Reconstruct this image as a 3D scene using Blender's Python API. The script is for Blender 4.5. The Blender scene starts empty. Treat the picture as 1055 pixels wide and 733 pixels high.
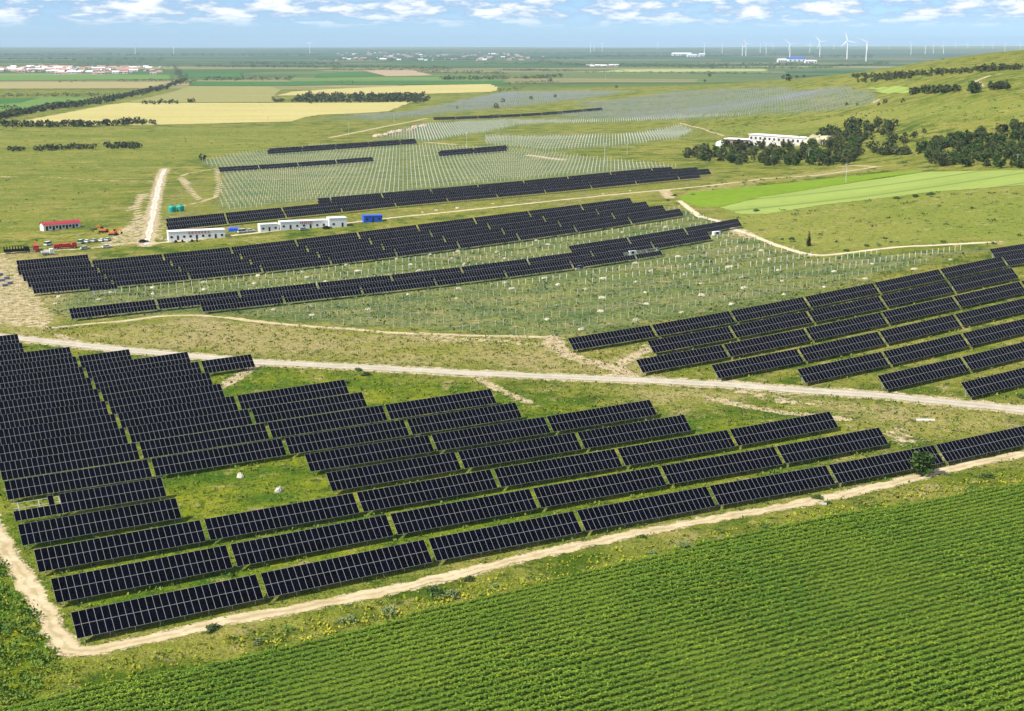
import bpy, math, random
import numpy as np
from mathutils import Vector, Matrix
R = math.radians
rng = np.random.default_rng(7); random.seed(7)
S = bpy.context.scene
COL = S.collection
# ------------------------------------------------------------------ camera, sky, sun, exposure
F = 1449.3; PITCH = 0.21896; CAMH = 86.83
cd = bpy.data.cameras.new('camera'); cam = bpy.data.objects.new('camera', cd); COL.objects.link(cam)
cam.location = (0, 0, CAMH); cam.rotation_euler = (math.pi/2 - PITCH, 0, 0)
cd.sensor_width = 36; cd.lens = 36*F/1055; cd.clip_start = 1; cd.clip_end = 80000
S.camera = cam
PSI = 0.51508                                   # heading of the table rows, from +X towards +Y
RV = np.array([math.cos(PSI), math.sin(PSI)]); NV = np.array([-RV[1], RV[0]])
SUN_EL = 48.0
sd = np.append(-RV*math.cos(R(SUN_EL)) + NV*0.03, math.sin(R(SUN_EL))); sd /= np.linalg.norm(sd)
sun_az = math.atan2(sd[0], sd[1])               # clockwise from +Y
W = bpy.data.worlds.new('World'); S.world = W; W.use_nodes = True
nt = W.node_tree; N = nt.nodes; L = nt.links; N.clear()
out = N.new('ShaderNodeOutputWorld'); bg = N.new('ShaderNodeBackground'); bg.inputs[1].default_value = 0.052
sky = N.new('ShaderNodeTexSky'); sky.sky_type = 'NISHITA'; sky.sun_disc = False
sky.sun_elevation = R(SUN_EL); sky.sun_rotation = sun_az; sky.altitude = 1200; sky.air_density = 1.0; sky.dust_density = 0.6; sky.ozone_density = 2.0
tc = N.new('ShaderNodeTexCoord'); sep = N.new('ShaderNodeSeparateXYZ'); L.new(tc.outputs['Generated'], sep.inputs[0])
def wmath(op, a, b=None, c=None, clamp=False):
    m = N.new('ShaderNodeMath'); m.operation = op; m.use_clamp = clamp
    for i, v in enumerate((a, b, c)):
        if v is None: continue
        if isinstance(v, (int, float)): m.inputs[i].default_value = v
        else: L.new(v, m.inputs[i])
    return m.outputs[0]
# a cloud deck seen edge-on: project the direction on a plane overhead
zz = wmath('ADD', wmath('MAXIMUM', sep.outputs[2], 0.0), 0.03)
cu = wmath('DIVIDE', sep.outputs[0], zz); cv = wmath('DIVIDE', sep.outputs[1], zz)
cmb = N.new('ShaderNodeCombineXYZ'); L.new(wmath('MULTIPLY', wmath('ARCTAN2', sep.outputs[0], sep.outputs[1]), 62.0), cmb.inputs[0]); L.new(wmath('DIVIDE', 0.62, zz), cmb.inputs[1])
ns = N.new('ShaderNodeTexNoise'); ns.inputs['Scale'].default_value = 0.55; ns.inputs['Detail'].default_value = 9; ns.inputs['Roughness'].default_value = 0.6
L.new(cmb.outputs[0], ns.inputs['Vector'])
mr = N.new('ShaderNodeMapRange'); mr.inputs[1].default_value = 0.38; mr.inputs[2].default_value = 0.52; L.new(ns.outputs[0], mr.inputs[0])
thick = N.new('ShaderNodeMapRange'); thick.inputs[1].default_value = 0.47; thick.inputs[2].default_value = 0.60; L.new(ns.outputs[0], thick.inputs[0])
elev = N.new('ShaderNodeMapRange'); elev.inputs[1].default_value = 0.009; elev.inputs[2].default_value = 0.019; L.new(sep.outputs[2], elev.inputs[0])
cf = wmath('MULTIPLY', mr.outputs[0], elev.outputs[0]); cf = wmath('MULTIPLY', cf, 0.85)
ccol = N.new('ShaderNodeMix'); ccol.data_type = 'RGBA'; ccol.inputs['A'].default_value = (5.6, 7.6, 10.6, 1); ccol.inputs['B'].default_value = (15, 15.2, 15.6, 1)
L.new(thick.outputs[0], ccol.inputs['Factor'])
tint = N.new('ShaderNodeMix'); tint.data_type = 'RGBA'; tint.blend_type = 'MULTIPLY'; tint.inputs['Factor'].default_value = 1
tint.inputs['B'].default_value = (0.52, 0.76, 1.22, 1); L.new(sky.outputs[0], tint.inputs['A'])
mixc = N.new('ShaderNodeMix'); mixc.data_type = 'RGBA'; L.new(cf, mixc.inputs['Factor']); L.new(tint.outputs['Result'], mixc.inputs['A']); L.new(ccol.outputs['Result'], mixc.inputs['B'])
hb = N.new('ShaderNodeMapRange'); hb.inputs[1].default_value = 0.02; hb.inputs[2].default_value = 0.10; hb.inputs[3].default_value = 1.9; hb.inputs[4].default_value = 1.0; L.new(sep.outputs[2], hb.inputs[0])
hm_ = N.new('ShaderNodeVectorMath'); hm_.operation = 'SCALE'; L.new(tint.outputs['Result'], hm_.inputs[0]); L.new(hb.outputs[0], hm_.inputs['Scale']); L.new(hm_.outputs[0], mixc.inputs['A'])
L.new(mixc.outputs['Result'], bg.inputs[0]); L.new(bg.outputs[0], out.inputs[0])
sl = bpy.data.lights.new('sun', 'SUN'); sl.energy = 5.0; sl.angle = R(0.5); sl.color = (1, 0.94, 0.84)
so = bpy.data.objects.new('sun', sl); COL.objects.link(so); so.rotation_euler = Vector(sd).to_track_quat('Z', 'Y').to_euler(); so.location = (0, 0, 300)
S.view_settings.view_transform = 'Standard'; S.view_settings.look = 'None'; S.view_settings.exposure = 0.58; S.view_settings.gamma = 1
S.render.engine = 'CYCLES'; S.cycles.max_bounces = 5; S.cycles.volume_bounces = 0

# ------------------------------------------------------------------ terrain
CT = [(-67.5, 202.7, -3.33), (-13.9, 233.1, -2.28), (39.7, 263.4, -2.33), (93.3, 293.8, -2.67), (-83.4, 233.0, -4.35), (-29.8, 263.4, -3.67), (23.8, 293.7, -3.55), (77.4, 324.1, -3.14), (-71.3, 278.6, -5.25), (-44.5, 293.8, -4.91), (-17.7, 308.9, -4.67), (9.1, 324.1, -4.47), (35.9, 339.3, -4.13), (-104.8, 278.4, -6.19), (-78.0, 293.6, -5.83), (-51.2, 308.7, -5.42), (-24.4, 323.9, -5.08), (2.4, 339.1, -4.76), (-91.0, 322.8, -6.78), (-64.2, 338.0, -6.14), (-37.4, 353.1, -5.58), (-103.5, 351.0, -7.4), (-76.7, 366.1, -6.5), (-115.5, 378.3, -7.67), (-88.7, 393.5, -6.59), (-127.5, 405.1, -7.72), (17.7, 412.8, -3.96), (71.3, 443.2, -1.29), (124.9, 473.5, 2.77), (178.5, 503.9, 7.32), (41.0, 406.2, -3.36), (94.6, 436.5, -0.08), (148.2, 466.9, 4.38), (175.1, 482.0, 6.65), (35.7, 383.2, -3.9), (89.3, 413.5, -1.0), (142.9, 443.9, 3.4), (169.7, 459.0, 5.71), (55.6, 374.4, -3.4), (82.4, 389.5, -2.0), (109.2, 404.7, -0.11), (136.0, 419.9, 2.13), (77.6, 366.4, -2.73), (104.4, 381.6, -1.13), (131.2, 396.8, 0.93), (96.5, 356.7, -2.17), (123.3, 371.8, -0.48), (115.2, 346.7, -1.66), (-177.4, 593.8, -7.85), (-123.8, 624.1, -6.38), (-70.2, 654.5, -3.62), (-16.6, 684.8, -0.51), (37.0, 715.2, 2.54), (63.8, 730.3, 4.23), (-184.4, 534.1, -8.21), (-130.8, 564.4, -7.73), (-77.2, 594.8, -6.29), (-23.6, 625.1, -3.75), (30.0, 655.5, -0.47), (83.6, 685.8, 3.71), (-153.5, 480.4, -7.6), (-99.9, 510.8, -6.54), (-46.3, 541.1, -5.58), (7.3, 571.5, -3.74), (60.9, 601.8, -0.58), (87.7, 617.0, 1.58), (-109.5, 488.1, -6.52), (-55.9, 518.4, -5.59), (-2.3, 548.8, -4.18), (24.5, 563.9, -3.03), (50.0, 618.8, -0.82), (76.8, 633.9, 1.3), (103.6, 649.1, 3.83), (-169.7, 686.4, -3.72), (-116.1, 716.7, -1.24), (-62.5, 747.0, 1.09), (-35.7, 762.2, 2.03), (-99.5, 776.5, -0.58), (-45.9, 806.8, 0.94), (34.5, 852.4, 3.87), (88.1, 882.7, 6.2)]
def byY(px, py, Y): return ((px-527.5)/F*Y, Y, CAMH - (py-44)/F*Y)
CT += [byY(*a) for a in [(1055,215,628),(1055,170,760),(1055,130,926),(1055,100,1035),(1055,75,1180),(1055,53,1530),(950,64.5,1700),(950,80,1400),
    (950,105,1150),(950,130,1020),(950,160,874),(850,77,2100),(850,90,1750),(850,115,1350),(850,140,1094),(850,170,885),(850,210,690),(750,85,2300),
    (750,100,1900),(750,130,1350),(750,160,1012),(600,90,2600),(600,110,1900),(600,140,1250),(1055,250,560)]]
CT += [(0,170,-2.6),(-80,165,-3.2),(80,170,-2.6),(95,230,-2.6),(150,260,-2.2),(-200,300,-8),(-240,400,-8.5),(-300,600,-8.5),(-350,800,-7),(-200,1100,-6),(-600,1500,-5),
    (-150,1600,-5),(50,1800,-4),(0,2600,-4),(-900,2500,-5),(-250,220,-7),(300,400,9),(220,330,3),(330,560,24),(470,800,42),(620,1100,62),(800,1600,82),(620,1950,70),
    (600,2700,15),(1100,2400,60),(1300,3300,10),(-1500,3500,-5),(0,3600,-5),(700,3700,-4),(0,100,-3),(-200,60,-5),(200,100,0),(500,300,20),(0,-400,-5),(500,-200,10),(-700,300,-8),(-800,900,-6)]
CT = np.array(CT, float)
def tps_fit(P, lam):
    X = P[:, :2]/1000; z = P[:, 2]; n = len(X)
    d2 = ((X[:, None]-X[None])**2).sum(-1); K = 0.5*d2*np.log(d2+1e-12) + lam*np.eye(n)
    A = np.zeros((n+3, n+3)); A[:n, :n] = K; A[:n, n] = 1; A[:n, n+1:] = X; A[n, :n] = 1; A[n+1:, :n] = X.T
    return X, np.linalg.solve(A, np.append(z, [0, 0, 0]))
TX, TW = tps_fit(CT, 2e-5)
def tps(x, y):
    q = np.stack([x, y], -1).reshape(-1, 2)/1000; o = np.empty(len(q))
    for i in range(0, len(q), 20000):
        s = q[i:i+20000]; d2 = ((s[:, None]-TX[None])**2).sum(-1)
        o[i:i+20000] = (0.5*d2*np.log(d2+1e-12))@TW[:-3] + TW[-3] + s@TW[-2:]
    return o.reshape(np.shape(x))
def grow(a, b, step, g):
    o = [a]; s = step
    while abs(o[-1]-a) < abs(b-a): s *= g; o.append(o[-1] + math.copysign(s, b-a))
    return o[1:]
gx = np.array(grow(-450, -26000, 3, 1.07)[::-1] + list(np.arange(-450, -180, 3.0))+list(np.arange(-180, 231, 1.5))+list(np.arange(234, 651, 3.0)) + grow(648, 26000, 3, 1.07))
yy = list(np.arange(120, 170, 3.0))+list(np.arange(171, 480, 1.5))+list(np.arange(480, 700, 3.0)); s = 3.0
while yy[-1] < 24000: s = 3*max(1, (yy[-1]/700)**1.25); yy.append(yy[-1]+s)
gy = np.array(grow(120, -3000, 3, 1.15)[::-1] + yy)
def sstep(a, b, x): t = np.clip((x-a)/(b-a), 0, 1); return t*t*(3-2*t)
GX, GY = np.meshgrid(gx, gy)
rad = np.hypot(GX, GY)
inner = -.2+np.clip(tps(np.clip(GX, -1500, 1600), np.clip(GY, -400, 3700)), -12, 90)
fade = 1-sstep(2600, 3600, GY); fade *= (1-sstep(1300, 2600, np.abs(GX)))
GZ = -5 + (inner+5)*fade
def terr(x, y):
    x = np.asarray(x, float); y = np.asarray(y, float)
    i = np.clip(np.searchsorted(gx, x)-1, 0, len(gx)-2); j = np.clip(np.searchsorted(gy, y)-1, 0, len(gy)-2)
    u = (x-gx[i])/(gx[i+1]-gx[i]); v = (y-gy[j])/(gy[j+1]-gy[j])
    return (GZ[j, i]*(1-u)+GZ[j, i+1]*u)*(1-v) + (GZ[j+1, i]*(1-u)+GZ[j+1, i+1]*u)*v
TT = np.geomspace(100, 26000, 700)
def at(px, py):
    """the point of the terrain seen at a place of the photograph"""
    d = np.array([(px-527.5)/F, math.cos(PITCH)-(py-366.5)/F*math.sin(PITCH), -math.sin(PITCH)-(py-366.5)/F*math.cos(PITCH)])
    P = d[None]*TT[:, None]; h = P[:, 2]+CAMH-terr(P[:, 0], P[:, 1]); k = np.argmax(h < 0)
    if h[k] >= 0: k = len(TT)-1
    a, b = TT[max(k-1, 0)], TT[k]
    for _ in range(18):
        m = (a+b)/2; q = d*m
        if q[2]+CAMH-terr(q[0], q[1]) < 0: b = m
        else: a = m
    q = d*b; return np.array([q[0], q[1], float(terr(q[0], q[1]))])
def ats(pts): return np.array([at(*p) for p in pts])
def inpoly(x, y, poly):
    c = np.zeros(np.shape(x), bool); n = len(poly)
    for i in range(n):
        x1, y1 = poly[i][:2]; x2, y2 = poly[(i+1) % n][:2]
        if y1 == y2: continue
        c ^= ((y1 > y) != (y2 > y)) & (x < (x2-x1)*(y-y1)/(y2-y1)+x1)
    return c
def topix(x, y, z):
    z = z-CAMH; c, s_ = math.cos(PITCH), math.sin(PITCH); zc = y*c-z*s_; yc = y*s_+z*c
    return 527.5+F*x/zc, 366.5-F*yc/zc
def pdist(x, y, line):
    d = np.full(np.shape(x), 1e9)
    for (x1, y1), (x2, y2) in zip(line[:-1], line[1:]):
        dx, dy = x2-x1, y2-y1; t = np.clip(((x-x1)*dx+(y-y1)*dy)/(dx*dx+dy*dy+1e-9), 0, 1)
        d = np.minimum(d, np.hypot(x-x1-t*dx, y-y1-t*dy))
    return d

# ------------------------------------------------------------------ helpers: meshes, materials, tags
def mesh_np(name, V, Fa):
    V = np.asarray(V, np.float32); Fa = np.asarray(Fa, np.int32); k = Fa.shape[1]
    me = bpy.data.meshes.new(name); me.vertices.add(len(V)); me.vertices.foreach_set('co', V.ravel())
    me.loops.add(Fa.size); me.loops.foreach_set('vertex_index', Fa.ravel())
    me.polygons.add(len(Fa)); me.polygons.foreach_set('loop_start', np.arange(0, Fa.size, k, dtype=np.int32))
    me.update(calc_edges=True); me.validate(); return me
def link(name, me, m=None, parent=None):
    o = bpy.data.objects.new(name, me); COL.objects.link(o)
    if m is not None and not me.materials: me.materials.append(m)
    if parent: o.parent = parent
    return o
def tag(o, label=None, cat=None, group=None, kind=None):
    if label: o['label'] = label
    if cat: o['category'] = cat
    if group: o['group'] = group
    if kind: o['kind'] = kind
    return o
def thing(name, loc, rz=0, label=None, cat=None, group=None):
    o = bpy.data.objects.new(name, None); COL.objects.link(o); o.location = [float(v) for v in loc]; o.rotation_euler = (0, 0, rz); o.empty_display_size = .5
    return tag(o, label, cat, group)
def copy_tree(o, parent=None):
    c = o.copy(); COL.objects.link(c)
    if parent is not None: c.parent = parent
    for ch in KIDS.get(o.name, []): copy_tree_child(ch, c)
    return c
KIDS = {}
def copy_tree_child(o, parent):
    c = o.copy(); COL.objects.link(c); c.parent = parent
    for ch in KIDS.get(o.name, []): copy_tree_child(ch, c)
def reg(root):
    ks = [o for o in root.children]; KIDS[root.name] = ks
    for k in ks: reg(k)
class MB:
    def __init__(s): s.v = []; s.f = []
    def add(s, vs, fs):
        n = len(s.v); s.v += [tuple(map(float, v)) for v in vs]; s.f += [tuple(n+i for i in f) for f in fs]; return s
    def box(s, x0, x1, y0, y1, z0, z1, M=None):
        vs = [Vector(p) for p in ((x0,y0,z0),(x1,y0,z0),(x1,y1,z0),(x0,y1,z0),(x0,y0,z1),(x1,y0,z1),(x1,y1,z1),(x0,y1,z1))]
        if M: vs = [M@p for p in vs]
        return s.add(vs, [(0,3,2,1),(4,5,6,7),(0,1,5,4),(1,2,6,5),(2,3,7,6),(3,0,4,7)])
    def tube(s, a, b, r0, r1=None, n=8):
        a, b = Vector(a), Vector(b); r1 = r0 if r1 is None else r1; d = (b-a).normalized()
        u = d.orthogonal().normalized(); w = d.cross(u); vs = []
        for p, r in ((a, r0), (b, r1)):
            for i in range(n): t = 2*math.pi*i/n; vs.append(p+(u*math.cos(t)+w*math.sin(t))*r)
        fs = [(i, (i+1) % n, n+(i+1) % n, n+i) for i in range(n)] + [tuple(range(n-1, -1, -1)), tuple(range(n, 2*n))]
        return s.add(vs, fs)
    def bar(s, a, b, w, h):
        a, b = Vector(a), Vector(b); d = (b-a); Lh = d.length; q = d.to_track_quat('X', 'Z').to_matrix().to_4x4(); q.translation = a
        return s.box(0, Lh, -w/2, w/2, -h/2, h/2, q)
    def prism(s, prof, y0, y1):
        """profile in x, z pushed along y"""
        n = len(prof); vs = [(x, y0, z) for x, z in prof]+[(x, y1, z) for x, z in prof]
        return s.add(vs, [tuple(range(n)), tuple(range(2*n-1, n-1, -1))]+[(i, n+i, n+(i+1) % n, (i+1) % n) for i in range(n)])
    def lathe(s, prof, n=16, c=(0, 0)):
        m = len(prof); vs = [(c[0]+r*math.cos(2*math.pi*i/n), c[1]+r*math.sin(2*math.pi*i/n), z) for r, z in prof for i in range(n)]
        return s.add(vs, [(j*n+i, j*n+(i+1) % n, (j+1)*n+(i+1) % n, (j+1)*n+i) for j in range(m-1) for i in range(n)])
    def mesh(s, name, m=None):
        me = bpy.data.meshes.new(name); me.from_pydata(s.v, [], s.f)
        import bmesh
        bm = bmesh.new(); bm.from_mesh(me); bmesh.ops.recalc_face_normals(bm, faces=bm.faces); bm.to_mesh(me); bm.free(); me.update()
        if m is not None: me.materials.append(m)
        return me
    def build(s, name, m, parent=None): return link(name, s.mesh(name, m), None, parent)

class NT:
    def __init__(s, name):
        s.m = bpy.data.materials.new(name); s.m.use_nodes = True; s.t = s.m.node_tree; s.b = s.t.nodes['Principled BSDF']; s.N = s.t.nodes; s.L = s.t.links
        s.b.inputs['Specular IOR Level'].default_value = 0.25
    def n(s, typ, **kw):
        o = s.N.new(typ)
        for k, v in kw.items(): setattr(o, k, v)
        return o
    def put(s, inp, v):
        if isinstance(v, (int, float, tuple)): inp.default_value = v
        else: s.L.new(v, inp)
    def coord(s, obj=False):
        return s.n('ShaderNodeTexCoord').outputs['Object'] if obj else s.n('ShaderNodeNewGeometry').outputs['Position']
    def map(s, vec, scale=(1,1,1), rot=(0,0,0), loc=(0,0,0)):
        m = s.n('ShaderNodeMapping'); s.L.new(vec, m.inputs[0]); m.inputs['Scale'].default_value = scale; m.inputs['Rotation'].default_value = rot; m.inputs['Location'].default_value = loc; return m.outputs[0]
    def noise(s, vec, scale, detail=4, rough=0.55, dist=0):
        o = s.n('ShaderNodeTexNoise'); s.L.new(vec, o.inputs['Vector']); o.inputs['Scale'].default_value = scale; o.inputs['Detail'].default_value = detail; o.inputs['Roughness'].default_value = rough; o.inputs['Distortion'].default_value = dist; return o.outputs[0]
    def rng(s, v, a, b, c=0., d=1.):
        o = s.n('ShaderNodeMapRange'); s.put(o.inputs[0], v); o.inputs[1].default_value = a; o.inputs[2].default_value = b; o.inputs[3].default_value = c; o.inputs[4].default_value = d; return o.outputs[0]
    def math(s, op, a, b=0., clamp=False):
        o = s.n('ShaderNodeMath', operation=op, use_clamp=clamp); s.put(o.inputs[0], a); s.put(o.inputs[1], b); return o.outputs[0]
    def mix(s, f, a, b, mode='MIX'):
        o = s.n('ShaderNodeMix', data_type='RGBA', blend_type=mode); s.put(o.inputs['Factor'], f); s.put(o.inputs['A'], a if not isinstance(a, tuple) or len(a) == 4 else a+(1,)); s.put(o.inputs['B'], b if not isinstance(b, tuple) or len(b) == 4 else b+(1,)); return o.outputs['Result']
    def attr(s, name): return s.n('ShaderNodeAttribute', attribute_name=name).outputs['Fac']
    def bump(s, h, strength, dist):
        o = s.n('ShaderNodeBump'); s.L.new(h, o.inputs['Height']); o.inputs['Strength'].default_value = strength; o.inputs['Distance'].default_value = dist; s.L.new(o.outputs[0], s.b.inputs['Normal'])
    def done(s, col, rough=0.9, metal=0.): s.put(s.b.inputs['Base Color'], col if not isinstance(col, tuple) or len(col) == 4 else col+(1,)); s.b.inputs['Roughness'].default_value = rough; s.b.inputs['Metallic'].default_value = metal; return s.m
def paint(name, c, rough=0.6, metal=0., var=0.15, scale=2.0):
    t = NT(name); v = t.noise(t.coord(), scale, 4); k = t.rng(v, 0.3, 0.7, 1-var, 1+var)
    h = t.n('ShaderNodeHueSaturation'); h.inputs['Color'].default_value = c+(1,); t.L.new(k, h.inputs['Value'])
    t.L.new(h.outputs[0], t.b.inputs['Base Color']); t.b.inputs['Roughness'].default_value = rough; t.b.inputs['Metallic'].default_value = metal; return t.m
def foliage(name, a, b, dry=None):
    t = NT(name); p = t.coord(); v = t.noise(p, 1.3, 3); oi = t.n('ShaderNodeObjectInfo').outputs['Random']
    c = t.mix(t.rng(v, .3, .7), a, b); k = t.rng(oi, 0, 1, .7, 1.3); h = t.n('ShaderNodeHueSaturation'); t.L.new(c, h.inputs['Color']); t.L.new(k, h.inputs['Value']); t.L.new(t.rng(oi, 0, 1, .485, .51), h.inputs['Hue'])
    t.L.new(h.outputs[0], t.b.inputs['Base Color']); t.b.inputs['Roughness'].default_value = .75; return t.m
M = {}
M['frame'] = paint('aluminium_frame', (.28, .28, .29), .5, 0.0, .06)
M['steel'] = paint('galvanised_steel', (.55, .57, .60), .45, .2, .1)
M['rack'] = paint('dull_galvanised_rack', (.22, .24, .29), .6, 0, .1)
M['steel_post'] = paint('bright_galvanised_post', (.56, .58, .56), .5, 0, .1)
t = NT('module_glass'); oi = t.n('ShaderNodeObjectInfo').outputs['Random']; p = t.coord(); 
c = t.mix(t.rng(t.noise(p, .35, 2), .35, .65), (.0008, .0008, .0018), (.0015, .0015, .006)); M['glass'] = t.done(c, .25); t.b.inputs['Specular IOR Level'].default_value = .035
M['white'] = paint('white_panel', (.78, .79, .80), .5, 0, .05)
M['red'] = paint('red_paint', (.45, .03, .03), .5); M['redroof'] = paint('red_metal_roof', (.33, .035, .05), .55, 0, .15)
M['dark'] = paint('dark_opening', (.02, .022, .028), .3); M['black'] = paint('black_rubber', (.018, .018, .02), .8)
M['blue'] = paint('blue_metal_roof', (.02, .10, .55), .5); M['teal'] = paint('teal_plastic', (.01, .30, .24), .4)
M['orange'] = paint('orange_paint', (.55, .16, .03), .5); M['silver'] = paint('silver_paint', (.55, .58, .6), .35); M['concrete'] = paint('pale_concrete', (.48, .46, .41), .9, 0, .12)
M['rooftile'] = paint('pink_red_roof', (.40, .25, .20), .8, 0, .3, .05); M['housewall'] = paint('pale_house_wall', (.62, .58, .54), .9, 0, .2, .05)
M['soil'] = paint('pale_soil', (.42, .39, .28), .95, 0, .2, 1.5); M['bark'] = paint('bark', (.09, .07, .05), .95)
M['leaf'] = foliage('broad_leaves', (.030, .065, .010), (.065, .11, .018)); M['darkleaf'] = foliage('dark_leaves', (.042, .060, .016), (.082, .100, .026))
M['shrub'] = foliage('shrub_leaves', (.04, .09, .018), (.085, .14, .035)); M['sage'] = foliage('grey_green_leaves', (.17, .23, .08), (.24, .31, .11))
M['turbine'] = paint('turbine_white', (.85, .85, .85), .5, 0, .02)

# ------------------------------------------------------------------ ground: one sheet, with natural masks
MAINROAD = [(-60,338),(0,347),(60,353),(130,361),(200,367),(265,373.5),(340,377),(420,381),(480,384.5),(540,387),(600,389.5),(650,391.5),(700,394),(760,397),(820,402),(900,407),(980,415),(1055,422.5),(1130,431)]
PERIM = [(-30,500),(-12,530),(0,556),(5,567),(21,590.6),(38,616.6),(52,640),(64,659),(73,673),(94,672),(118,666),(149,659),(190,650),(250,636.5),(300,629),(350,618.5),(400,608.5),(460,595.5),(550,572),(640,553),(740,534),(820,520),(870,509),(920,498),(960,488),(999,478.5),(1055,468),(1130,452)]
TRACKS = [
 ([(55,338),(90,334),(130,331),(170,325),(200,325),(230,327),(260,331),(310,336),(360,339),(400,343),(460,345),(530,347),(570,348)], 2.6),
 ([(570,347),(572,356),(580,363),(592,369),(612,374),(634,379),(648,388)], 4.5), ([(665,360),(650,368),(640,376)], 3),
 ([(148,252),(190,248),(240,243),(300,236),(350,231),(400,225),(460,219),(520,212.5),(580,206),(640,200),(690,195.5),(740,190.5),(790,184),(840,181),(905,171.5)], 2.4),
 ([(684,196),(690,204)], 5), ([(700,207),(720,223),(740,228),(757,237),(770,241),(785,247),(800,253),(830,262),(846,264),(880,260),(920,255),(960,253),(1000,251),(1030,249)], 2.8), ([(757,237),(775,244)], 6),
 ([(-20,262),(0,262),(40,258.5),(80,257),(100,255),(130,251),(150,249)], 3.0),
 ([(196,190),(186,183),(192,179),(210,176),(223,174),(226,190),(223,203),(208,208),(190,212)], 2.2), ([(186,184),(196,196),(205,206)], 2.5),
 ([(0,182.5),(40,182),(100,186),(160,187)], 1.6), ([(862,172),(880,170.5),(905,172)], 3), ([(700,127),(725,133),(745,140)], 2.5), ([(900,106),(905,103)], 4),
 ([(1010,90),(1004,84),(1020,78),(1030,76)], 5), ([(150,200),(140,212),(128,218)], 2.5), ([(143,200),(140,230),(128,240)], 2.0),
 ([(340,142),(375,135),(410,128),(440,122)], 5), ([(440,147),(470,149)], 5), ([(545,160),(580,165)], 6), ([(730,410),(760,417),(800,424),(870,432)], 3),
 ([(225,399),(240,392),(262,378)], 3.4), ([(478,383),(495,392),(515,402),(545,415)], 2.4), ([(60,345),(78,352),(92,360)], 2.4)]
DIRT = [[(-20,262),(22,268),(26,280),(40,300),(52,318),(60,332),(45,340),(20,338),(-30,330)], [(96,252),(118,238),(140,226),(158,210),(163,236),(160,249),(120,254)],
 [(168,222),(171,250),(160,251),(163,232)], [(390,342),(470,346),(560,352),(560,358),(440,352)], [(655,352),(690,356),(660,372),(640,378)], [(880,445),(930,438),(960,452),(930,462)], [(740,395),(770,398),(860,418),(820,420),(760,408)]]
mainroad = ats(MAINROAD); perim = ats(PERIM); tracks = [(ats(p), w) for p, w in TRACKS]
acc = ats([(150,253),(152,248),(154,238),(157,225),(160,208),(163,194),(166,182),(170,174)])
def lines2(a): return [(p[0], p[1]) for p in a]
near = (GY > 130) & (GY < 1800) & (np.abs(GX) < 900)
dirt = np.zeros(GX.shape); xs, ys = GX[near], GY[near]
dv = np.zeros(xs.shape)
for a, w in tracks: dv = np.maximum(dv, np.clip(1.0 - (pdist(xs, ys, lines2(a))-w*.25)/(w*0.7), 0, 1))
dv = np.maximum(dv, np.clip(1.0-(pdist(xs, ys, lines2(perim))-0.6)/2.4, 0, 1))
dv = np.maximum(dv, np.clip(0.85-(pdist(xs, ys, lines2(mainroad))-3.2)/3.5, 0, .8))
dv = np.maximum(dv, np.clip(1-(pdist(xs, ys, lines2(acc))-2)/3.5, 0, 1))
for poly in DIRT:
    w_ = lines2(ats(poly)); ins = inpoly(xs, ys, w_); e = pdist(xs, ys, w_+[w_[0]]); dv = np.maximum(dv, np.where(ins, np.clip(.30+e/14, 0, .56), np.clip(.30-e/12, 0, 1)))
dirt[near] = dv
def zone(poly, soft=6):
    w_ = [(p[0], p[1]) for p in ats(poly)]; ins = inpoly(GX, GY, w_); e = pdist(GX, GY, w_+[w_[0]]); return np.where(ins, np.clip(.5+e/soft/2, 0, 1), np.clip(.5-e/soft/2, 0, 1))
INST = [(30,300),(330,262),(700,214),(760,237),(800,255),(850,266),(1020,256),(870,297),(580,350),(500,345),(400,340),(260,327),(200,322),(66,332)]   # where posts stand, front field
P2 = [(226,218),(229,176),(205,166),(250,158),(330,150),(440,150),(560,157),(640,166),(700,172),(600,180),(440,196),(330,207)]
lush = np.zeros(GX.shape)
NEARBLK = [(-60,345),(10,350),(90,366),(180,370),(280,378),(430,388),(500,398),(560,412),(700,432),(760,430),(900,436),(870,470),(560,560),(270,622),(70,655),(20,590),(-60,480)]
lush = np.maximum(lush, zone(NEARBLK, 10)*.8)
lush = np.maximum(lush, zone([(-60,540),(0,560),(30,620),(60,672),(40,733),(0,760),(-100,760)], 5)*1.0)
blue = np.maximum(zone(INST, 8)*.55, zone(P2, 8)*.8)
dry = np.maximum(zone([(-30,262),(100,258),(60,345),(200,324),(400,342),(575,350),(600,372),(660,352),(700,394),(480,384),(130,360),(0,345),(-40,330)], 8), zone([(560,395),(700,396),(1055,425),(1055,442),(960,456),(870,432),(790,410),(700,430),(640,410)], 8)); dry = np.maximum(dry, zone([(100,256),(160,180),(150,215),(180,190),(230,175),(226,215),(700,170),(760,180),(700,205),(400,228),(160,250)], 10)*.6)
dry = np.maximum(dry, zone([(690,202),(730,190),(880,170),(900,176),(790,188),(730,205),(760,236)], 8))
pale = np.maximum(zone([(765,240),(735,212),(790,200),(1055,170),(1130,165),(1130,262),(1055,258),(1000,248),(850,262)], 12), zone([(-60,135),(330,130),(330,145),(200,165),(160,175),(120,230),(-60,250)], 20)*.5)
pale = np.maximum(pale, zone([(700,130),(900,113),(1055,100),(1130,95),(1130,130),(930,125),(860,130),(760,140)], 20)*.7)
P3 = [(380,143),(440,128),(520,124),(620,124),(700,120),(780,119),(720,122),(640,126),(560,128),(530,130),(500,137),(470,141),(440,147)]
P3b = [(500,141),(560,142),(640,140),(700,129),(715,136),(700,143),(640,151),(570,157),(500,150)]
P4 = [(590,108),(700,95),(800,90),(860,92),(895,97),(905,105),(880,111),(780,119),(640,126),(560,120),(620,112)]
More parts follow.
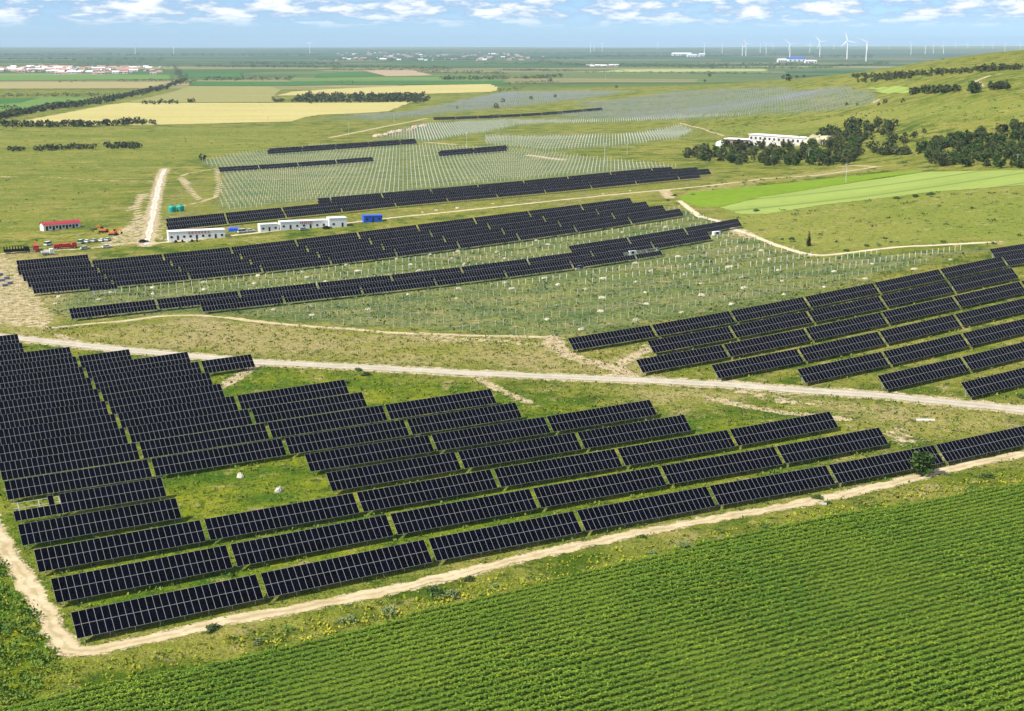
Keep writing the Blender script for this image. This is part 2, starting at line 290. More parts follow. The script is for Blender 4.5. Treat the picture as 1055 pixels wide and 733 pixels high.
P5 = [(332,124),(345,120),(420,117),(470,106),(520,96),(650,95),(600,103),(540,110),(460,117),(400,124)]
for P_ in (P3, P3b, P4, P5): blue = np.maximum(blue, zone(P_, 15)*.9)
V = np.stack([GX, GY, GZ], -1).reshape(-1, 3); nx, ny = len(gx), len(gy)
idx = np.arange(nx*ny).reshape(ny, nx); Fq = np.stack([idx[:-1, :-1], idx[:-1, 1:], idx[1:, 1:], idx[1:, :-1]], -1).reshape(-1, 4)
gme = mesh_np('ground', V, Fq)
for nm_, a_ in (('dirt', dirt), ('lush', lush), ('blue', blue), ('dry', dry), ('pale', pale)):
    at_ = gme.attributes.new(nm_, 'FLOAT', 'POINT'); at_.data.foreach_set('value', a_.ravel().astype(np.float32))
gme.polygons.foreach_set('use_smooth', np.ones(len(Fq), bool))
t = NT('meadow_ground'); p = t.coord()
n_big = t.noise(p, .012, 5, .6); n_mid = t.noise(p, .06, 5, .65); n_sm = t.noise(p, .35, 5, .7); n_fine = t.noise(p, 2.2, 3, .7)
streak = t.noise(t.map(p, (.012, .09, .05), (0, 0, -.2)), 1.0, 5, .65)
base = t.mix(t.rng(n_big, .35, .65), (.195, .205, .028), (.12, .155, .016))
base = t.mix(t.rng(streak, .42, .70, 0, .8), base, (.31, .265, .075))
base = t.mix(t.rng(n_mid, .48, .62), base, (.062, .105, .008))
lu = t.mix(t.rng(n_mid, .36, .66), (.215, .235, .014), (.050, .115, .006)); lu = t.mix(t.rng(n_sm, .5, .75), lu, (.04, .08, .012))
col = t.mix(t.rng(t.math('ADD', t.attr('lush'), t.rng(n_mid, .3, .7, -.25, .25)), .3, .7), base, lu)
bl = t.mix(t.rng(n_mid, .35, .65), (.20, .22, .075), (.10, .145, .042)); bl = t.mix(t.rng(n_sm, .48, .74), bl, (.045, .085, .03)); bl = t.mix(t.rng(streak, .5, .7, 0, .6), bl, (.28, .24, .12))
col = t.mix(t.rng(t.math('ADD', t.attr('blue'), t.rng(n_mid, .3, .7, -.2, .2)), .15, .6), col, bl)
pl_ = t.rng(t.math('ADD', t.attr('pale'), t.rng(n_mid, .3, .7, -.35, .35)), .3, .9, 0, .8); col = t.mix(pl_, col, t.mix(t.rng(n_big, .4, .6), (.23, .245, .048), (.185, .225, .035)))
dr_ = t.rng(t.math('ADD', t.attr('dry'), t.math('ADD', t.rng(n_mid, .3, .7, -.45, .45), t.rng(n_sm, .3, .7, -.3, .3))), .55, 1.1, 0, .85); col = t.mix(dr_, col, t.mix(t.rng(n_big, .4, .6), (.31, .27, .09), (.36, .29, .13)))
dm = t.math('ADD', t.attr('dirt'), t.math('ADD', t.rng(n_sm, .3, .7, -.38, .38), t.rng(n_fine, .3, .7, -.14, .14)))
dcol = t.mix(t.rng(n_sm, .3, .7), (.38, .29, .16), (.55, .45, .29))
col = t.mix(t.rng(dm, .42, .62), col, dcol)
# scattered bare spots and weeds
col = t.mix(t.rng(t.noise(t.map(p, (1, 1, 1), loc=(40, 9, 0)), .16, 4, .6), .58, .70, 0, .75), col, (.36, .29, .13))
col = t.mix(t.rng(t.noise(t.map(p, (1, 1, 1), loc=(4, 90, 0)), .5, 3, .6), .57, .66, 0, .8), col, (.030, .060, .010))
# far patchwork of fields
sepp = t.n('ShaderNodeSeparateXYZ'); t.L.new(p, sepp.inputs[0])
vor = t.n('ShaderNodeTexVoronoi', distance='CHEBYCHEV', feature='F1'); t.L.new(t.map(p, (.0009, .0028, 0), (0, 0, .05)), vor.inputs['Vector']); vor.inputs['Scale'].default_value = 1; vor.inputs['Randomness'].default_value = .9
cr = t.n('ShaderNodeValToRGB'); cr.color_ramp.interpolation = 'CONSTANT'; s2 = t.n('ShaderNodeSeparateColor'); t.L.new(vor.outputs['Color'], s2.inputs[0]); t.L.new(s2.outputs[0], cr.inputs[0])
els = cr.color_ramp.elements; els[0].color = (.07, .13, .03, 1); els[1].position = .18; els[1].color = (.13, .17, .05, 1)
for q_, c_ in ((.36, (.05, .11, .03, 1)), (.52, (.23, .21, .09, 1)), (.66, (.10, .15, .05, 1)), (.78, (.33, .27, .13, 1)), (.88, (.06, .10, .04, 1))): e_ = els.new(q_); e_.color = c_
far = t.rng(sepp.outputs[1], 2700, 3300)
farc = t.mix(t.rng(t.noise(t.map(p, (.002, .02, 0)), 1, 4), .45, .7, 0, .7), cr.outputs[0], (.03, .05, .03)); farc = t.mix(t.rng(sepp.outputs[1], 5000, 9000, 0, .6), farc, (.05, .085, .055))  # farthest plain blends to a forest tone, lightened to paint in distance haze
hillf = t.rng(sepp.outputs[2], 4, 14); far = t.math('MULTIPLY', far, t.math('SUBTRACT', 1., hillf), True)
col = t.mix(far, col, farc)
# fade fine speckle into texture
sp = t.rng(n_fine, .25, .75, .52, 1.48); hs = t.n('ShaderNodeHueSaturation'); t.L.new(col, hs.inputs['Color']); t.L.new(sp, hs.inputs['Value'])
t.done(hs.outputs[0], .95); t.b.inputs['Specular IOR Level'].default_value = .05
t.bump(t.math('ADD', t.math('MULTIPLY', n_fine, .35), t.math('MULTIPLY', n_sm, 1.0)), .9, 1.6)
M['ground'] = t.m
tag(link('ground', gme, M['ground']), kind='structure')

def sheet(name, poly_px, col, off, res, kind='structure', label=None):
    """a draped field"""
    w_ = ats(poly_px); x0, y0 = w_[:, :2].min(0); x1, y1 = w_[:, :2].max(0); ex = max(res, (x1-x0)/300); ey = max(res, (y1-y0)/300)
    ax = np.arange(x0, x1+ex, ex); ay = np.arange(y0, y1+ey, ey); X, Y = np.meshgrid(ax, ay); cx = (X[:-1, :-1]+X[1:, 1:])/2; cy = (Y[:-1, :-1]+Y[1:, 1:])/2
    keep = inpoly(cx, cy, lines2(w_)); id_ = np.arange(X.size).reshape(X.shape); Fa = np.stack([id_[:-1, :-1], id_[:-1, 1:], id_[1:, 1:], id_[1:, :-1]], -1)[keep]
    used = np.unique(Fa); re = np.full(X.size, -1); re[used] = np.arange(len(used)); P = np.stack([X, Y, terr(X, Y)+off], -1).reshape(-1, 3)[used]
    o = link(name, mesh_np(name, P, re[Fa]), col); tag(o, kind=kind); return o
def fieldmat(name, a, b, dirn=-.03, s=(.004, .03)):
    t = NT(name); p = t.coord(); n1 = t.noise(t.map(p, (s[0], s[1], .02), (0, 0, dirn)), 1, 5, .65); n2 = t.noise(p, .15, 4, .7)
    c = t.mix(t.rng(n1, .35, .65), a, b); h = t.n('ShaderNodeHueSaturation'); t.L.new(c, h.inputs['Color']); t.L.new(t.rng(n2, .3, .7, .85, 1.12), h.inputs['Value']); m = t.done(h.outputs[0], .95); t.b.inputs['Specular IOR Level'].default_value = .05; return m
yel = fieldmat('ripe_wheat', (.44, .38, .15), (.36, .32, .11)); tanf = fieldmat('fallow', (.26, .24, .09), (.22, .22, .07)); grn = fieldmat('green_crop_far', (.045, .12, .03), (.06, .15, .035)); gr2 = fieldmat('pale_crop_far', (.13, .21, .05), (.10, .18, .04))
def striped(name, a, b, dirn, s_):
    t = NT(name); p = t.coord(); q = t.map(p, (1, 1, 1), (0, 0, -dirn)); sp_ = t.n('ShaderNodeSeparateXYZ'); t.L.new(q, sp_.inputs[0]); w_ = t.noise(t.map(q, (.004, .05, 0)), 1, 3, .6); fr = t.math('SUBTRACT', t.math('FRACT', t.math('DIVIDE', t.math('ADD', sp_.outputs[1], t.math('MULTIPLY', w_, 6.)), 31.)), .5)
    c = t.mix(t.rng(t.noise(t.map(q, (s_[0], s_[1], .02)), 1, 5, .65), .35, .65), a, b); c = t.mix(t.rng(t.math('ABSOLUTE', fr), .02, .09, .8, 0), c, (.10, .14, .03)); c = t.mix(t.rng(t.noise(p, .1, 4, .7), .5, .72, 0, .5), c, (.16, .21, .04)); return t.done(c, .95)
bright = fieldmat('bright_crop', (.125, .21, .012), (.16, .235, .02), .3); light = striped('light_crop', (.24, .305, .06), (.20, .26, .045), .3, (.006, .05))
sheet('wheat_field', [(5,128),(60,118),(110,108.5),(130,106),(300,106.3),(425,105.3),(400,115),(370,117),(330,118.5),(315,121),(300,125.5),(240,127),(150,129.3),(60,129.5)], yel, .25, 4)
sheet('wheat_field', [(286,99),(300,95),(345,92),(420,88.5),(505,87),(514,91),(508,95),(440,97),(340,98)], yel, .5, 8)
sheet('fallow_field', [(130,105.6),(170,97),(195,89.5),(280,89.5),(290,93),(284,97.5),(286,105.6)], tanf, .4, 6)
sheet('green_field', [(196,84.5),(300,84.5),(520,84),(522,87),(345,88),(300,89),(196,88.7)], grn, .6, 10)
sheet('pale_green_field', [(295,82),(420,79.5),(510,81),(520,83.6),(300,84)], gr2, .6, 10)
sheet('green_field', [(192,76),(248,76),(250,80),(192,80.5)], grn, .7, 12)
sheet('green_field', [(330,76),(372,74),(395,78.5),(325,80)], grn, .7, 12)
sheet('fallow_field', [(374,73),(425,72),(446,78.2),(398,79)], fieldmat('pink_fallow', (.36, .27, .17), (.32, .25, .14)), .7, 12)
sheet('green_field', [(-20,104),(50,100.5),(95,101),(75,108),(40,113),(-20,119)], gr2, .3, 6)
sheet('green_field', [(-20,103),(40,101),(20,106),(-20,109)], grn, .6, 6)
sheet('fallow_field', [(-20,85),(180,84.5),(150,91.5),(-20,92)], fieldmat('brown_fallow', (.30, .25, .12), (.27, .24, .09)), .6, 10)
sheet('green_field', [(-20,77),(175,77.5),(178,82),(-20,83.5)], gr2, .7, 12)
sheet('pale_field', [(640,72),(790,71.5),(790,74),(610,75)], fieldmat('pale_straw', (.33, .36, .14), (.28, .32, .11)), .8, 14)
sheet('bright_green_field', [(700,204),(712,198.5),(750,195),(790,191),(880,181),(945,175.5),(950,177.4),(900,184.5),(785,203),(742,213.5),(722,214),(706,209)], bright, .12, 1.5)
sheet('light_green_field', [(742,214),(785,203.3),(860,191.5),(950,177.6),(1110,175),(1110,187),(1055,191),(960,198),(850,211),(790,221),(762,221)], light, .12, 1.5)
sheet('light_green_field', [(893,91.5),(930,88.5),(940,94),(935,96.5),(910,96.5)], light, .4, 5)

def ribbon(name, pts, width, m, off, step=1.5, rag=.35, lat=9):
    P = np.array(pts)[:, :2]; seg = np.hypot(*np.diff(P, axis=0).T); cum = np.append(0, np.cumsum(seg)); n = max(2, int(cum[-1]/step)); s_ = np.linspace(0, cum[-1], n)
    X = np.interp(s_, cum, P[:, 0]); Y = np.interp(s_, cum, P[:, 1])
    k = np.ones(9)/9; Xp = np.convolve(np.pad(X, 4, 'edge'), k, 'valid'); Yp = np.convolve(np.pad(Y, 4, 'edge'), k, 'valid')
    dx, dy = np.gradient(Xp), np.gradient(Yp); l = np.hypot(dx, dy)+1e-9; nx_, ny_ = -dy/l, dx/l
    def rn():
        r_ = rng.normal(0, 1, n); r_ = np.convolve(np.pad(r_, 2, 'edge'), np.ones(5)/5, 'valid'); return r_*rag
    wl = width/2+rn(); wr = width/2+rn(); V = []
    for j in range(lat): u = j/(lat-1); o = -wl*(1-u)+wr*u; x = Xp+nx_*o; y = Yp+ny_*o; V.append(np.stack([x, y, terr(x, y)+off], -1))
    V = np.stack(V, 1).reshape(-1, 3); id_ = np.arange(n*lat).reshape(n, lat); Fa = np.stack([id_[:-1, :-1], id_[1:, :-1], id_[1:, 1:], id_[:-1, 1:]], -1).reshape(-1, 4)
    me = mesh_np(name, V, Fa); at_ = me.attributes.new('across', 'FLOAT', 'POINT'); at_.data.foreach_set('value', np.tile(np.linspace(-1, 1, lat), n).astype(np.float32)); return tag(link(name, me, m), kind='structure')
def roadmat(name, a, b, gr_=.25):
    t = NT(name); p = t.coord(); n1 = t.noise(p, .25, 5, .65); n2 = t.noise(p, 1.8, 4, .7); c = t.mix(t.rng(n1, .35, .65), a, b); c = t.mix(t.rng(n2, .55, .75, 0, .5), c, tuple(v*.75 for v in a)); au = t.math('ABSOLUTE', t.attr('across')); mid_ = t.rng(t.math('ADD', au, t.rng(n1, .3, .7, -.2, .2)), .10, .28, gr_, 0); edge_ = t.rng(t.math('ADD', au, t.rng(n2, .3, .7, -.3, .3)), .78, 1.0, 0, gr_+.3)
    c = t.mix(mid_, c, (.20, .19, .07)); c = t.mix(edge_, c, (.17, .19, .05))
    m = t.done(c, .95); t.bump(n2, .5, .15); t.b.inputs['Specular IOR Level'].default_value = .05; return m
ribbon('gravel_road', mainroad, 5.6, roadmat('grey_gravel', (.37, .33, .26), (.45, .41, .33)), .05)
ribbon('access_road', acc, 3.4, roadmat('white_gravel', (.45, .41, .34), (.54, .50, .42)), .05, rag=.8)
ribbon('dirt_track', perim, 3.4, roadmat('tan_dirt_c', (.40, .31, .18), (.52, .43, .28), .38), .04, step=.6, rag=.8)
ribbon('dirt_track', tracks[0][0], 2.2, roadmat('tan_dirt_d', (.42, .33, .19), (.52, .43, .28), .5), .04, rag=.7)
ribbon('dirt_track', tracks[3][0], 2.6, roadmat('tan_dirt', (.46, .38, .24), (.56, .48, .33)), .04, rag=.5)
ribbon('dirt_track', tracks[5][0], 2.6, roadmat('tan_dirt_b', (.50, .43, .28), (.58, .50, .35)), .04, rag=.5)

# distant low hills
def hills(y0, y1, hmax, seed):
    r2 = np.random.default_rng(seed); X, Y = np.meshgrid(np.linspace(-14000, 14000, 240), np.linspace(y0, y1, 12)); Z = np.zeros(X.shape)
    for k in range(1, 9): Z += np.sin(X/14000*k*2.3+r2.uniform(0, 6)+Y/3000)*np.exp(-k/5)*.5
    Z = (Z-Z.min())/(Z.max()-Z.min()); Z = -6+hmax*(.35+.65*Z)*np.sin(np.pi*(Y-y0)/(y1-y0)); id_ = np.arange(X.size).reshape(X.shape)
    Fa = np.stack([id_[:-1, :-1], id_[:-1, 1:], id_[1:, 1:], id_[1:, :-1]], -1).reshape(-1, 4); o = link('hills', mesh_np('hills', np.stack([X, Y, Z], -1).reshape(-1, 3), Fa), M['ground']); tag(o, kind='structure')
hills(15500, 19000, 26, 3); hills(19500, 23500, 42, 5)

# ------------------------------------------------------------------ solar tables
TILT = 0.748; LEN = 4.58; TL = 30.0; PIT = 30.8; NC = 26; MW = TL/NC; HC = 2.60
RT = Matrix.Rotation(TILT, 4, 'X')
def module_mb(mb_f, mb_g, x, t):
    """one module: x of its left side, t = 0 lower tier, 1 upper tier; local plane z = 0"""
    x0, x1 = x+.008, x+MW-.008; y0 = -LEN/2+t*(LEN/2)+.008; y1 = y0+LEN/2-.016; w = .025
    mb_g.box(x0+w, x1-w, y0+w, y1-w, -.03, -.004)
    mb_f.box(x0, x0+w, y0, y1, -.035, 0); mb_f.box(x1-w, x1, y0, y1, -.035, 0); mb_f.box(x0+w, x1-w, y0, y0+w, -.035, 0); mb_f.box(x0+w, x1-w, y1-w, y1, -.035, 0)
def two_mat(name, f, g):
    me = bpy.data.meshes.new(name); n = len(f.v); me.from_pydata(f.v+g.v, [], f.f+[tuple(n+i for i in q) for q in g.f]); me.materials.append(M['frame']); me.materials.append(M['glass'])
    me.polygons.foreach_set('material_index', [0]*len(f.f)+[1]*len(g.f)); me.update(); return me
def mods(name, cells):
    f, g = MB(), MB()
    for i, t_ in cells: module_mb(f, g, -TL/2+i*MW, t_)
    return two_mat(name, f, g)
f_, g_ = MB(), MB(); module_mb(f_, g_, 0, 0); MOD1 = two_mat('solar_module', f_, g_)
def mslope(y, dz=0): return (0, y*math.cos(TILT)-dz*math.sin(TILT), HC+y*math.sin(TILT)+dz*math.cos(TILT))
def frame_parts(x0, x1, root, nleg=8):
    for y in (-1.75, -.55, .55, 1.75):
        b = MB(); c = mslope(y, -.08); b.box(x0, x1, -.03, .03, -.04, .04, Matrix.Translation(c)@RT); b.build('purlin', M['steel'], root)
    n = max(2, round((x1-x0)/30*nleg)); leg = MB()
    c_ = mslope(-1.55, -.2); leg.tube((0, c_[1], -.4), (0, c_[1], c_[2]), .05, .05, 8); leg2 = MB(); c_ = mslope(1.35, -.2); leg2.tube((0, c_[1], -.4), (0, c_[1], c_[2]), .05, .05, 8); lm2 = leg2.mesh('post', M['steel']); lm = leg.mesh('post', M['steel'])
    rf = MB(); rf.bar(mslope(-1.9, -.16), mslope(1.9, -.16), .06, .09); rm = rf.mesh('rafter', M['steel'])
    br = MB(); br.bar((0, mslope(1.35)[1], .6), mslope(-.3, -.2), .05, .05); bm_ = br.mesh('brace', M['steel'])
    for i in range(n):
        x = x0+1.2+(x1-x0-2.4)*i/(n-1)
        for nm, me in (('post', lm), ('post', lm2), ('rafter', rm), ('brace', bm_)): o = link(nm, me, None, root); o.location.x = x
def make_table(kind, x0c=0, x1c=NC, special=None):
    """kind 'full': each module its own part; 'rows': one part per tier"""
    root = thing('solar_table', (0, 0, 0)); cells = [(i, t_) for i in range(x0c, x1c) for t_ in (0, 1)] if special is None else special
    if kind == 'full':
        for i, t_ in cells:
            o = link('solar_module', MOD1, None, root); y = t_*LEN/2
            o.matrix_local = Matrix.Translation((0, 0, HC))@RT@Matrix.Translation((-TL/2+i*MW, y, 0))
    else:
        for t_ in (0, 1):
            c = [q for q in cells if q[1] == t_]
            if c: o = link('module_row', mods('module_row', c), None, root); o.matrix_local = Matrix.Translation((0, 0, HC))@RT
    xs = [i for i, _ in cells]; frame_parts(-TL/2+min(xs)*MW, -TL/2+(max(xs)+1)*MW, root, 8)
    reg_root(root); return root
def reg_root(root):
    KIDS[root.name] = [o for o in COL.objects if o.parent == root]
PROTO = {}
def table(kind, r0, n0, label, group, a=0, b=NC, special=None):
    key = (kind, a, b, tuple(special) if special else None)
    if key not in PROTO: PROTO[key] = o = make_table(kind, a, b, special)
    else:
        o = PROTO[key].copy(); COL.objects.link(o)
        for ch in KIDS[PROTO[key].name]: c = ch.copy(); COL.objects.link(c); c.parent = o
    p0 = r0*RV+n0*NV; p1 = (r0+TL)*RV+n0*NV; z0, z1 = float(terr(*p0)), float(terr(*p1)); m = (p0+p1)/2
    X = Vector((*(p1-p0), z1-z0)).normalized(); Y = Vector((*NV, 0)); Z = X.cross(Y).normalized(); Y = Z.cross(X)
    mat = Matrix((X, Y, Z)).transposed().to_4x4(); mat.translation = (m[0], m[1], (z0+z1)/2); o.matrix_world = mat
    tag(o, label, 'solar table', group); FOOT.append((r0-1, r0+TL+1, n0)); return o
FOOT = []
ORD = ['', 'first', 'second', 'third', 'fourth', 'fifth', 'sixth', 'seventh', 'eighth', 'ninth', 'tenth', 'eleventh', 'twelfth', 'thirteenth', 'fourteenth', 'fifteenth', 'sixteenth', 'seventeenth', 'eighteenth']
def rowtab(r0, n0, k0, k1, phrase, group, kind='rows', start=1, frac0=None, slant=0.):
    """tables from k0 to k1 (halves allowed at either end)"""
    q = start; k = math.floor(k0+1e-6)
    while k < k1-1e-6:
        a = int(round((k0-k)*NC)) if k < k0 else 0; b = int(round((k1-k)*NC)) if k+1 > k1 else NC
        size = 'half-length dark' if b-a < 20 else 'dark'
        table(kind, r0+k*PIT, n0, '%s solar table, %s from left, %s' % (size.replace('dark', '').strip() or 'dark', ORD[q], phrase), group, a, b); q += 1; k += 1
def r_at(n0, px):
    r_ = np.linspace(-500, 1400, 1200); P = r_[:, None]*RV+(n0+1.7)*NV; x, y = topix(P[:, 0], P[:, 1], terr(P[:, 0], P[:, 1])+HC+1.56); ok = P[:, 1] > 60
    return float(np.interp(px, x[ok], r_[ok]))
def n_at(px, py):
    """row coordinate of the ground below an upper edge seen at px, py"""
    p = at(px, py)
    for _ in range(6):
        x, y = topix(p[0], p[1], p[2]+HC+1.56); q = at(px, min(730, py+(p_off(p)))); p = q
    return float(p[:2]@NV)-1.7
def p_off(p): return (HC+1.56)*F/math.hypot(p[1], CAMH)*math.cos(.2)
G1 = 'solar tables of the near block'
NEAR = [('A',41.1,209.7,0,8,'front row beside the crop field'),('B',41.6,226.8,0,6,'second row back from the crop field'),('C',42.2,243.9,0,6,'third row back from the crop field'),
 ('D',42.6,260.9,0,1,'fourth row from crop field left of clearing'),('D',42.6,260.9,2,5,'fourth row from crop field right of clearing'),
 ('E',44.4,277.6,2,5,'fifth row from crop field right of clearing'),('F',45.9,293.9,0,4,'sixth row back from the crop field'),('G',47.6,310.0,0,4,'seventh row back from the crop field'),
 ('H',49.0,325.7,0,3,'eighth row back from the crop field'),('I',50.6,341.2,0,3,'ninth row back from the crop field'),('J',52.0,356.4,0,2,'tenth row back from the crop field'),
 ('K',53.6,371.4,0,2,'eleventh row back from the crop field'),('L',55.1,386.1,0,2.5,'twelfth row back from the crop field'),('M',56.4,400.8,0,2,'thirteenth row back from the crop field'),
 ('N',57.8,415.3,0,1.5,'fourteenth row back from the crop field'),('O',59.2,429.8,0,1,'last full row before the gravel road'),('P',60.6,444.2,0,.58,'short row by the gravel road'),('Q',62.0,458.6,0,.58,'rearmost short row by gravel road')]
for nm, r0, n0, k0, k1, ph in NEAR: rowtab(r0, n0, k0, k1, ph, G1, 'full' if nm in 'ABCD' else 'rows')
spec = [(i, 0) for i in range(NC)]+[(6, 1)]+[(i, 1) for i in range(8, NC)]
table('full', 44.4, 277.6, 'solar table with missing upper modules at its left end, left of the grass clearing', G1, special=spec)
G2 = 'solar tables of the right-hand block'
for nm, r0, n0, k0, k1 in [('R1',218.8,350.6,0,9),('R2',235.8,333.3,0,5),('R3',219.8,315.9,0,7),('R4',232.8,298.4,0,6),('R5',248.0,280.7,0,5),('R6',259.7,262.8,0,4),('R7',271.1,245.0,0,3)]:
    rowtab(r0, n0, k0, k1, '%s row from back of right-hand block' % ORD[int(nm[1])], G2)
rowtab(r_at(367.9, 1019.4), 367.9, 0, 2, 'short rear row at right edge', G2)
G3 = 'solar tables of the long strip in front of the white cabins'
rowtab(108.9, 620.2, 0, 1, 'short row behind left end of strip', G3)
for i in range(4): rowtab(106.2-1.2*i, 604.1-16.17*i, 0, 10, '%s row of strip before white cabins' % ORD[i+1], G3)
table('rows', 101.0, 539.4, 'single-tier row of modules alone before the left end of the upper strip', G3, special=[(i, 1) for i in range(17, NC)])
G4 = 'solar tables of the lower long strip'
rowtab(103.1, 493.7, 0, 9, 'rear row of the lower long strip', G4); rowtab(145.1, 478.7, 0, 5, 'front row of the lower long strip', G4)
rowtab(317.5, 509.6, 0, 3, 'rear row at right end of lower strip', G4)
table('rows', 145.1+5*PIT, 478.7, 'solar table with a missing upper corner at the end of the lower strip', G4, special=[(i, 0) for i in range(NC)]+[(i, 1) for i in range(22)])
table('rows', 145.1+6*PIT, 478.7, 'single-tier row of modules at the front right end of the lower strip', G4, special=[(i, 0) for i in range(11)])
G5 = 'solar tables of the strip behind the white cabins'
for i, (n0, a, b) in enumerate([(724.8, 328, 691), (710.2, 322, 721.5), (695.5, 171, 731), (680.9, 170.3, 722.5)]):
    r0 = r_at(n0, 171 if i > 1 else 340.8); k0 = (r_at(n0, a)-r0)/PIT if i < 2 else 0; k1 = (r_at(n0, b)-r0)/PIT; k0 = round(k0*4)/4; k1 = round(k1*2)/2
    rowtab(r0, n0, k0, k1, '%s row of strip behind white cabins' % ORD[i+1], G5)
G6 = 'far solar tables among the bare posts'
def farrow(xa, ya, xb, rows, ph, dn=15.5):
    n0 = n_at(xa, ya)
    for j in range(rows):
        r0 = r_at(n0-j*dn, xa-(2 if j else 0)); k1 = max(.5, round((r_at(n0-j*dn, xb-j*6)-r0)/PIT*2)/2); rowtab(r0, n0-j*dn, 0, k1, ph+(', rear' if j == 0 else ', front')*(rows > 1), G6)
farrow(225, 172.8, 390, 1, 'lone far row above the dirt loop'); farrow(277, 153.3, 434, 2, 'far double strip by olive plain'); farrow(453, 155.6, 523, 2, 'short far strip right of double strip', 12); farrow(446, 121.3, 622, 1, 'farthest dark row by the ridge')
FOOT = np.array(FOOT)

# ------------------------------------------------------------------ bare steel posts
def clear_of_tables(r_, n_):
    ok = np.ones(len(r_), bool)
    for a, b, c in FOOT: ok &= ~((r_ > a) & (r_ < b) & (np.abs(n_-c) < 5))
    return ok
def grid(poly, n_ref, dr, dn=16.17, r_ref=103.):
    w_ = ats(poly)[:, :2]; q = np.stack([w_@RV, w_@NV], 1); a0, b0 = q.min(0); a1, b1 = q.max(0)
    rs = np.arange(r_ref+math.ceil((a0-r_ref)/dr)*dr, a1, dr); ns_ = np.arange(n_ref+math.ceil((b0-n_ref)/dn)*dn, b1, dn)
    A, B = np.meshgrid(rs, ns_); A = A+np.round((B-n_ref)/dn)*1.45; A, B = A.ravel(), B.ravel(); X = A*RV[0]+B*NV[0]; Y = A*RV[1]+B*NV[1]
    k = inpoly(X, Y, [tuple(v) for v in w_]) & clear_of_tables(A, B); return X[k], Y[k], A[k], B[k]
X, Y, A, B = grid(INST, 478.7, 3.08); rp = np.array(acc)[:, :2]
Z = terr(X, Y); ordr = np.argsort(Y); keep = rng.random(len(X)) > .04; ordr = ordr[keep[ordr]]
pm = MB(); pm.tube((0, 0, -.4), (0, 0, 2.1), .06, .06, 6); pm.box(-.1, .1, -.08, .08, 2.1, 2.15); pme = pm.mesh('mounting_post', M['steel_post'])
px_, py_ = topix(X, Y, Z); vis = (px_ > -5) & (px_ < 1060); first = [i for i in ordr if vis[i]][:300]; fs = set(first)
for i in first:
    o = link('mounting_post', pme); o.location = (X[i], Y[i], Z[i]); o.rotation_euler = (rng.normal(0, .015), rng.normal(0, .015), PSI)
    tag(o, 'bare galvanised post in the nearest part of the grassy field behind the gravel road', 'post', 'bare mounting posts awaiting their tables')
def boxes_np(name, X, Y, Z, w, h0, h1, m, label, wx=None):
    n = len(X); wx = w if wx is None else wx; c = []
    for sx, sy in ((-1,-1),(1,-1),(1,1),(-1,1)):
        ox = (sx*wx*RV[0]+sy*w*NV[0])/2; oy = (sx*wx*RV[1]+sy*w*NV[1])/2; c.append((X+ox, Y+oy))
    V = np.concatenate([np.stack([np.stack([a, b, Z+h], -1) for a, b in c], 1) for h in (h0, h1)], 1).reshape(-1, 3); b = np.arange(n)[:, None, None]*8
    Fa = (b+np.array([(0,1,5,4),(1,2,6,5),(2,3,7,6),(3,0,4,7),(4,5,6,7)])[None]).reshape(-1, 4); o = link(name, mesh_np(name, V, Fa), m); return tag(o, label, None, None, 'stuff')
rest = np.array([i for i in ordr if i not in fs])
boxes_np('mounting_posts', X[rest], Y[rest], Z[rest], .12, -.3, 2.2, M['steel_post'], 'rows of bare galvanised posts between the two long dark strips')
X2, Y2, A2, B2 = grid(P2, 680.9, 3.08); Z2 = terr(X2, Y2)
boxes_np('mounting_posts', X2, Y2, Z2, .13, -.3, 2.5, M['steel_post'], 'field of bare galvanised posts behind the cabins and their strip')
def racks(name, poly, nref, dr, label, rails, dens=.5):
    X, Y, A, B = grid(poly, nref, dr); Z = terr(X, Y); n = len(X); on = np.sin(A/23+B/31)*.5+rng.random(n) > dens
    o = boxes_np(name, X, Y, Z, .18, -.3, 2.6, M['steel_post'] if dens > .5 else M['rack'], label); X, Y, Z, A, B = X[on], Y[on], Z[on], A[on], B[on]
    V, Fa = [], []
    for yy_ in rails:
        a = np.stack([X, Y], 1); b = a+RV*(dr-.1 if dr < 6 else dr-.8); za = Z+HC+yy_*math.sin(TILT); zb = terr(b[:, 0], b[:, 1])+HC+yy_*math.sin(TILT); off = NV*yy_*math.cos(TILT)
        nxt = np.append((np.abs(np.diff(A)-dr) < .2) & (np.abs(np.diff(B)) < 1), False) | True
        for dz0, dz1 in ((-.05, .05),):
            q = np.stack([np.column_stack([a+off, za+dz0]), np.column_stack([b+off, zb+dz0]), np.column_stack([b+off+NV*.12, zb+dz1]), np.column_stack([a+off+NV*.12, za+dz1])], 1).reshape(-1, 3)
            k = len(V)*0+sum(len(v) for v in V); V.append(q); Fa.append(np.arange(len(q)).reshape(-1, 4)+k)
    o2 = link(name, mesh_np(name, np.concatenate(V), np.concatenate(Fa)), M['rack']); tag(o2, label.replace('posts', 'rails'), None, None, 'stuff')
racks('mounting_racks', P3, 1000, 3.08, 'distant rows of steel posts of unfinished racks left of centre', (1.2,), .6)
racks('mounting_racks', P3b, 1000, 3.08, 'distant rows of steel posts below the olive ridge', (1.2,), .6)
racks('mounting_racks', P4, 1000, 4.0, 'huge far field of steel posts of unfinished racks', (-1.4, .2, 1.6), .35)
racks('mounting_racks', P5, 1000, 4.0, 'farthest field of steel posts beside the wheat', (-1.4, .2, 1.6), .35)
# tie wires / rails lying as bright lines across the post field
X3, Y3, A3, B3 = grid([(226,218),(229,176),(330,165),(440,160),(560,162),(560,183),(440,196),(330,207)], 680.9, 30.8, 48.5)

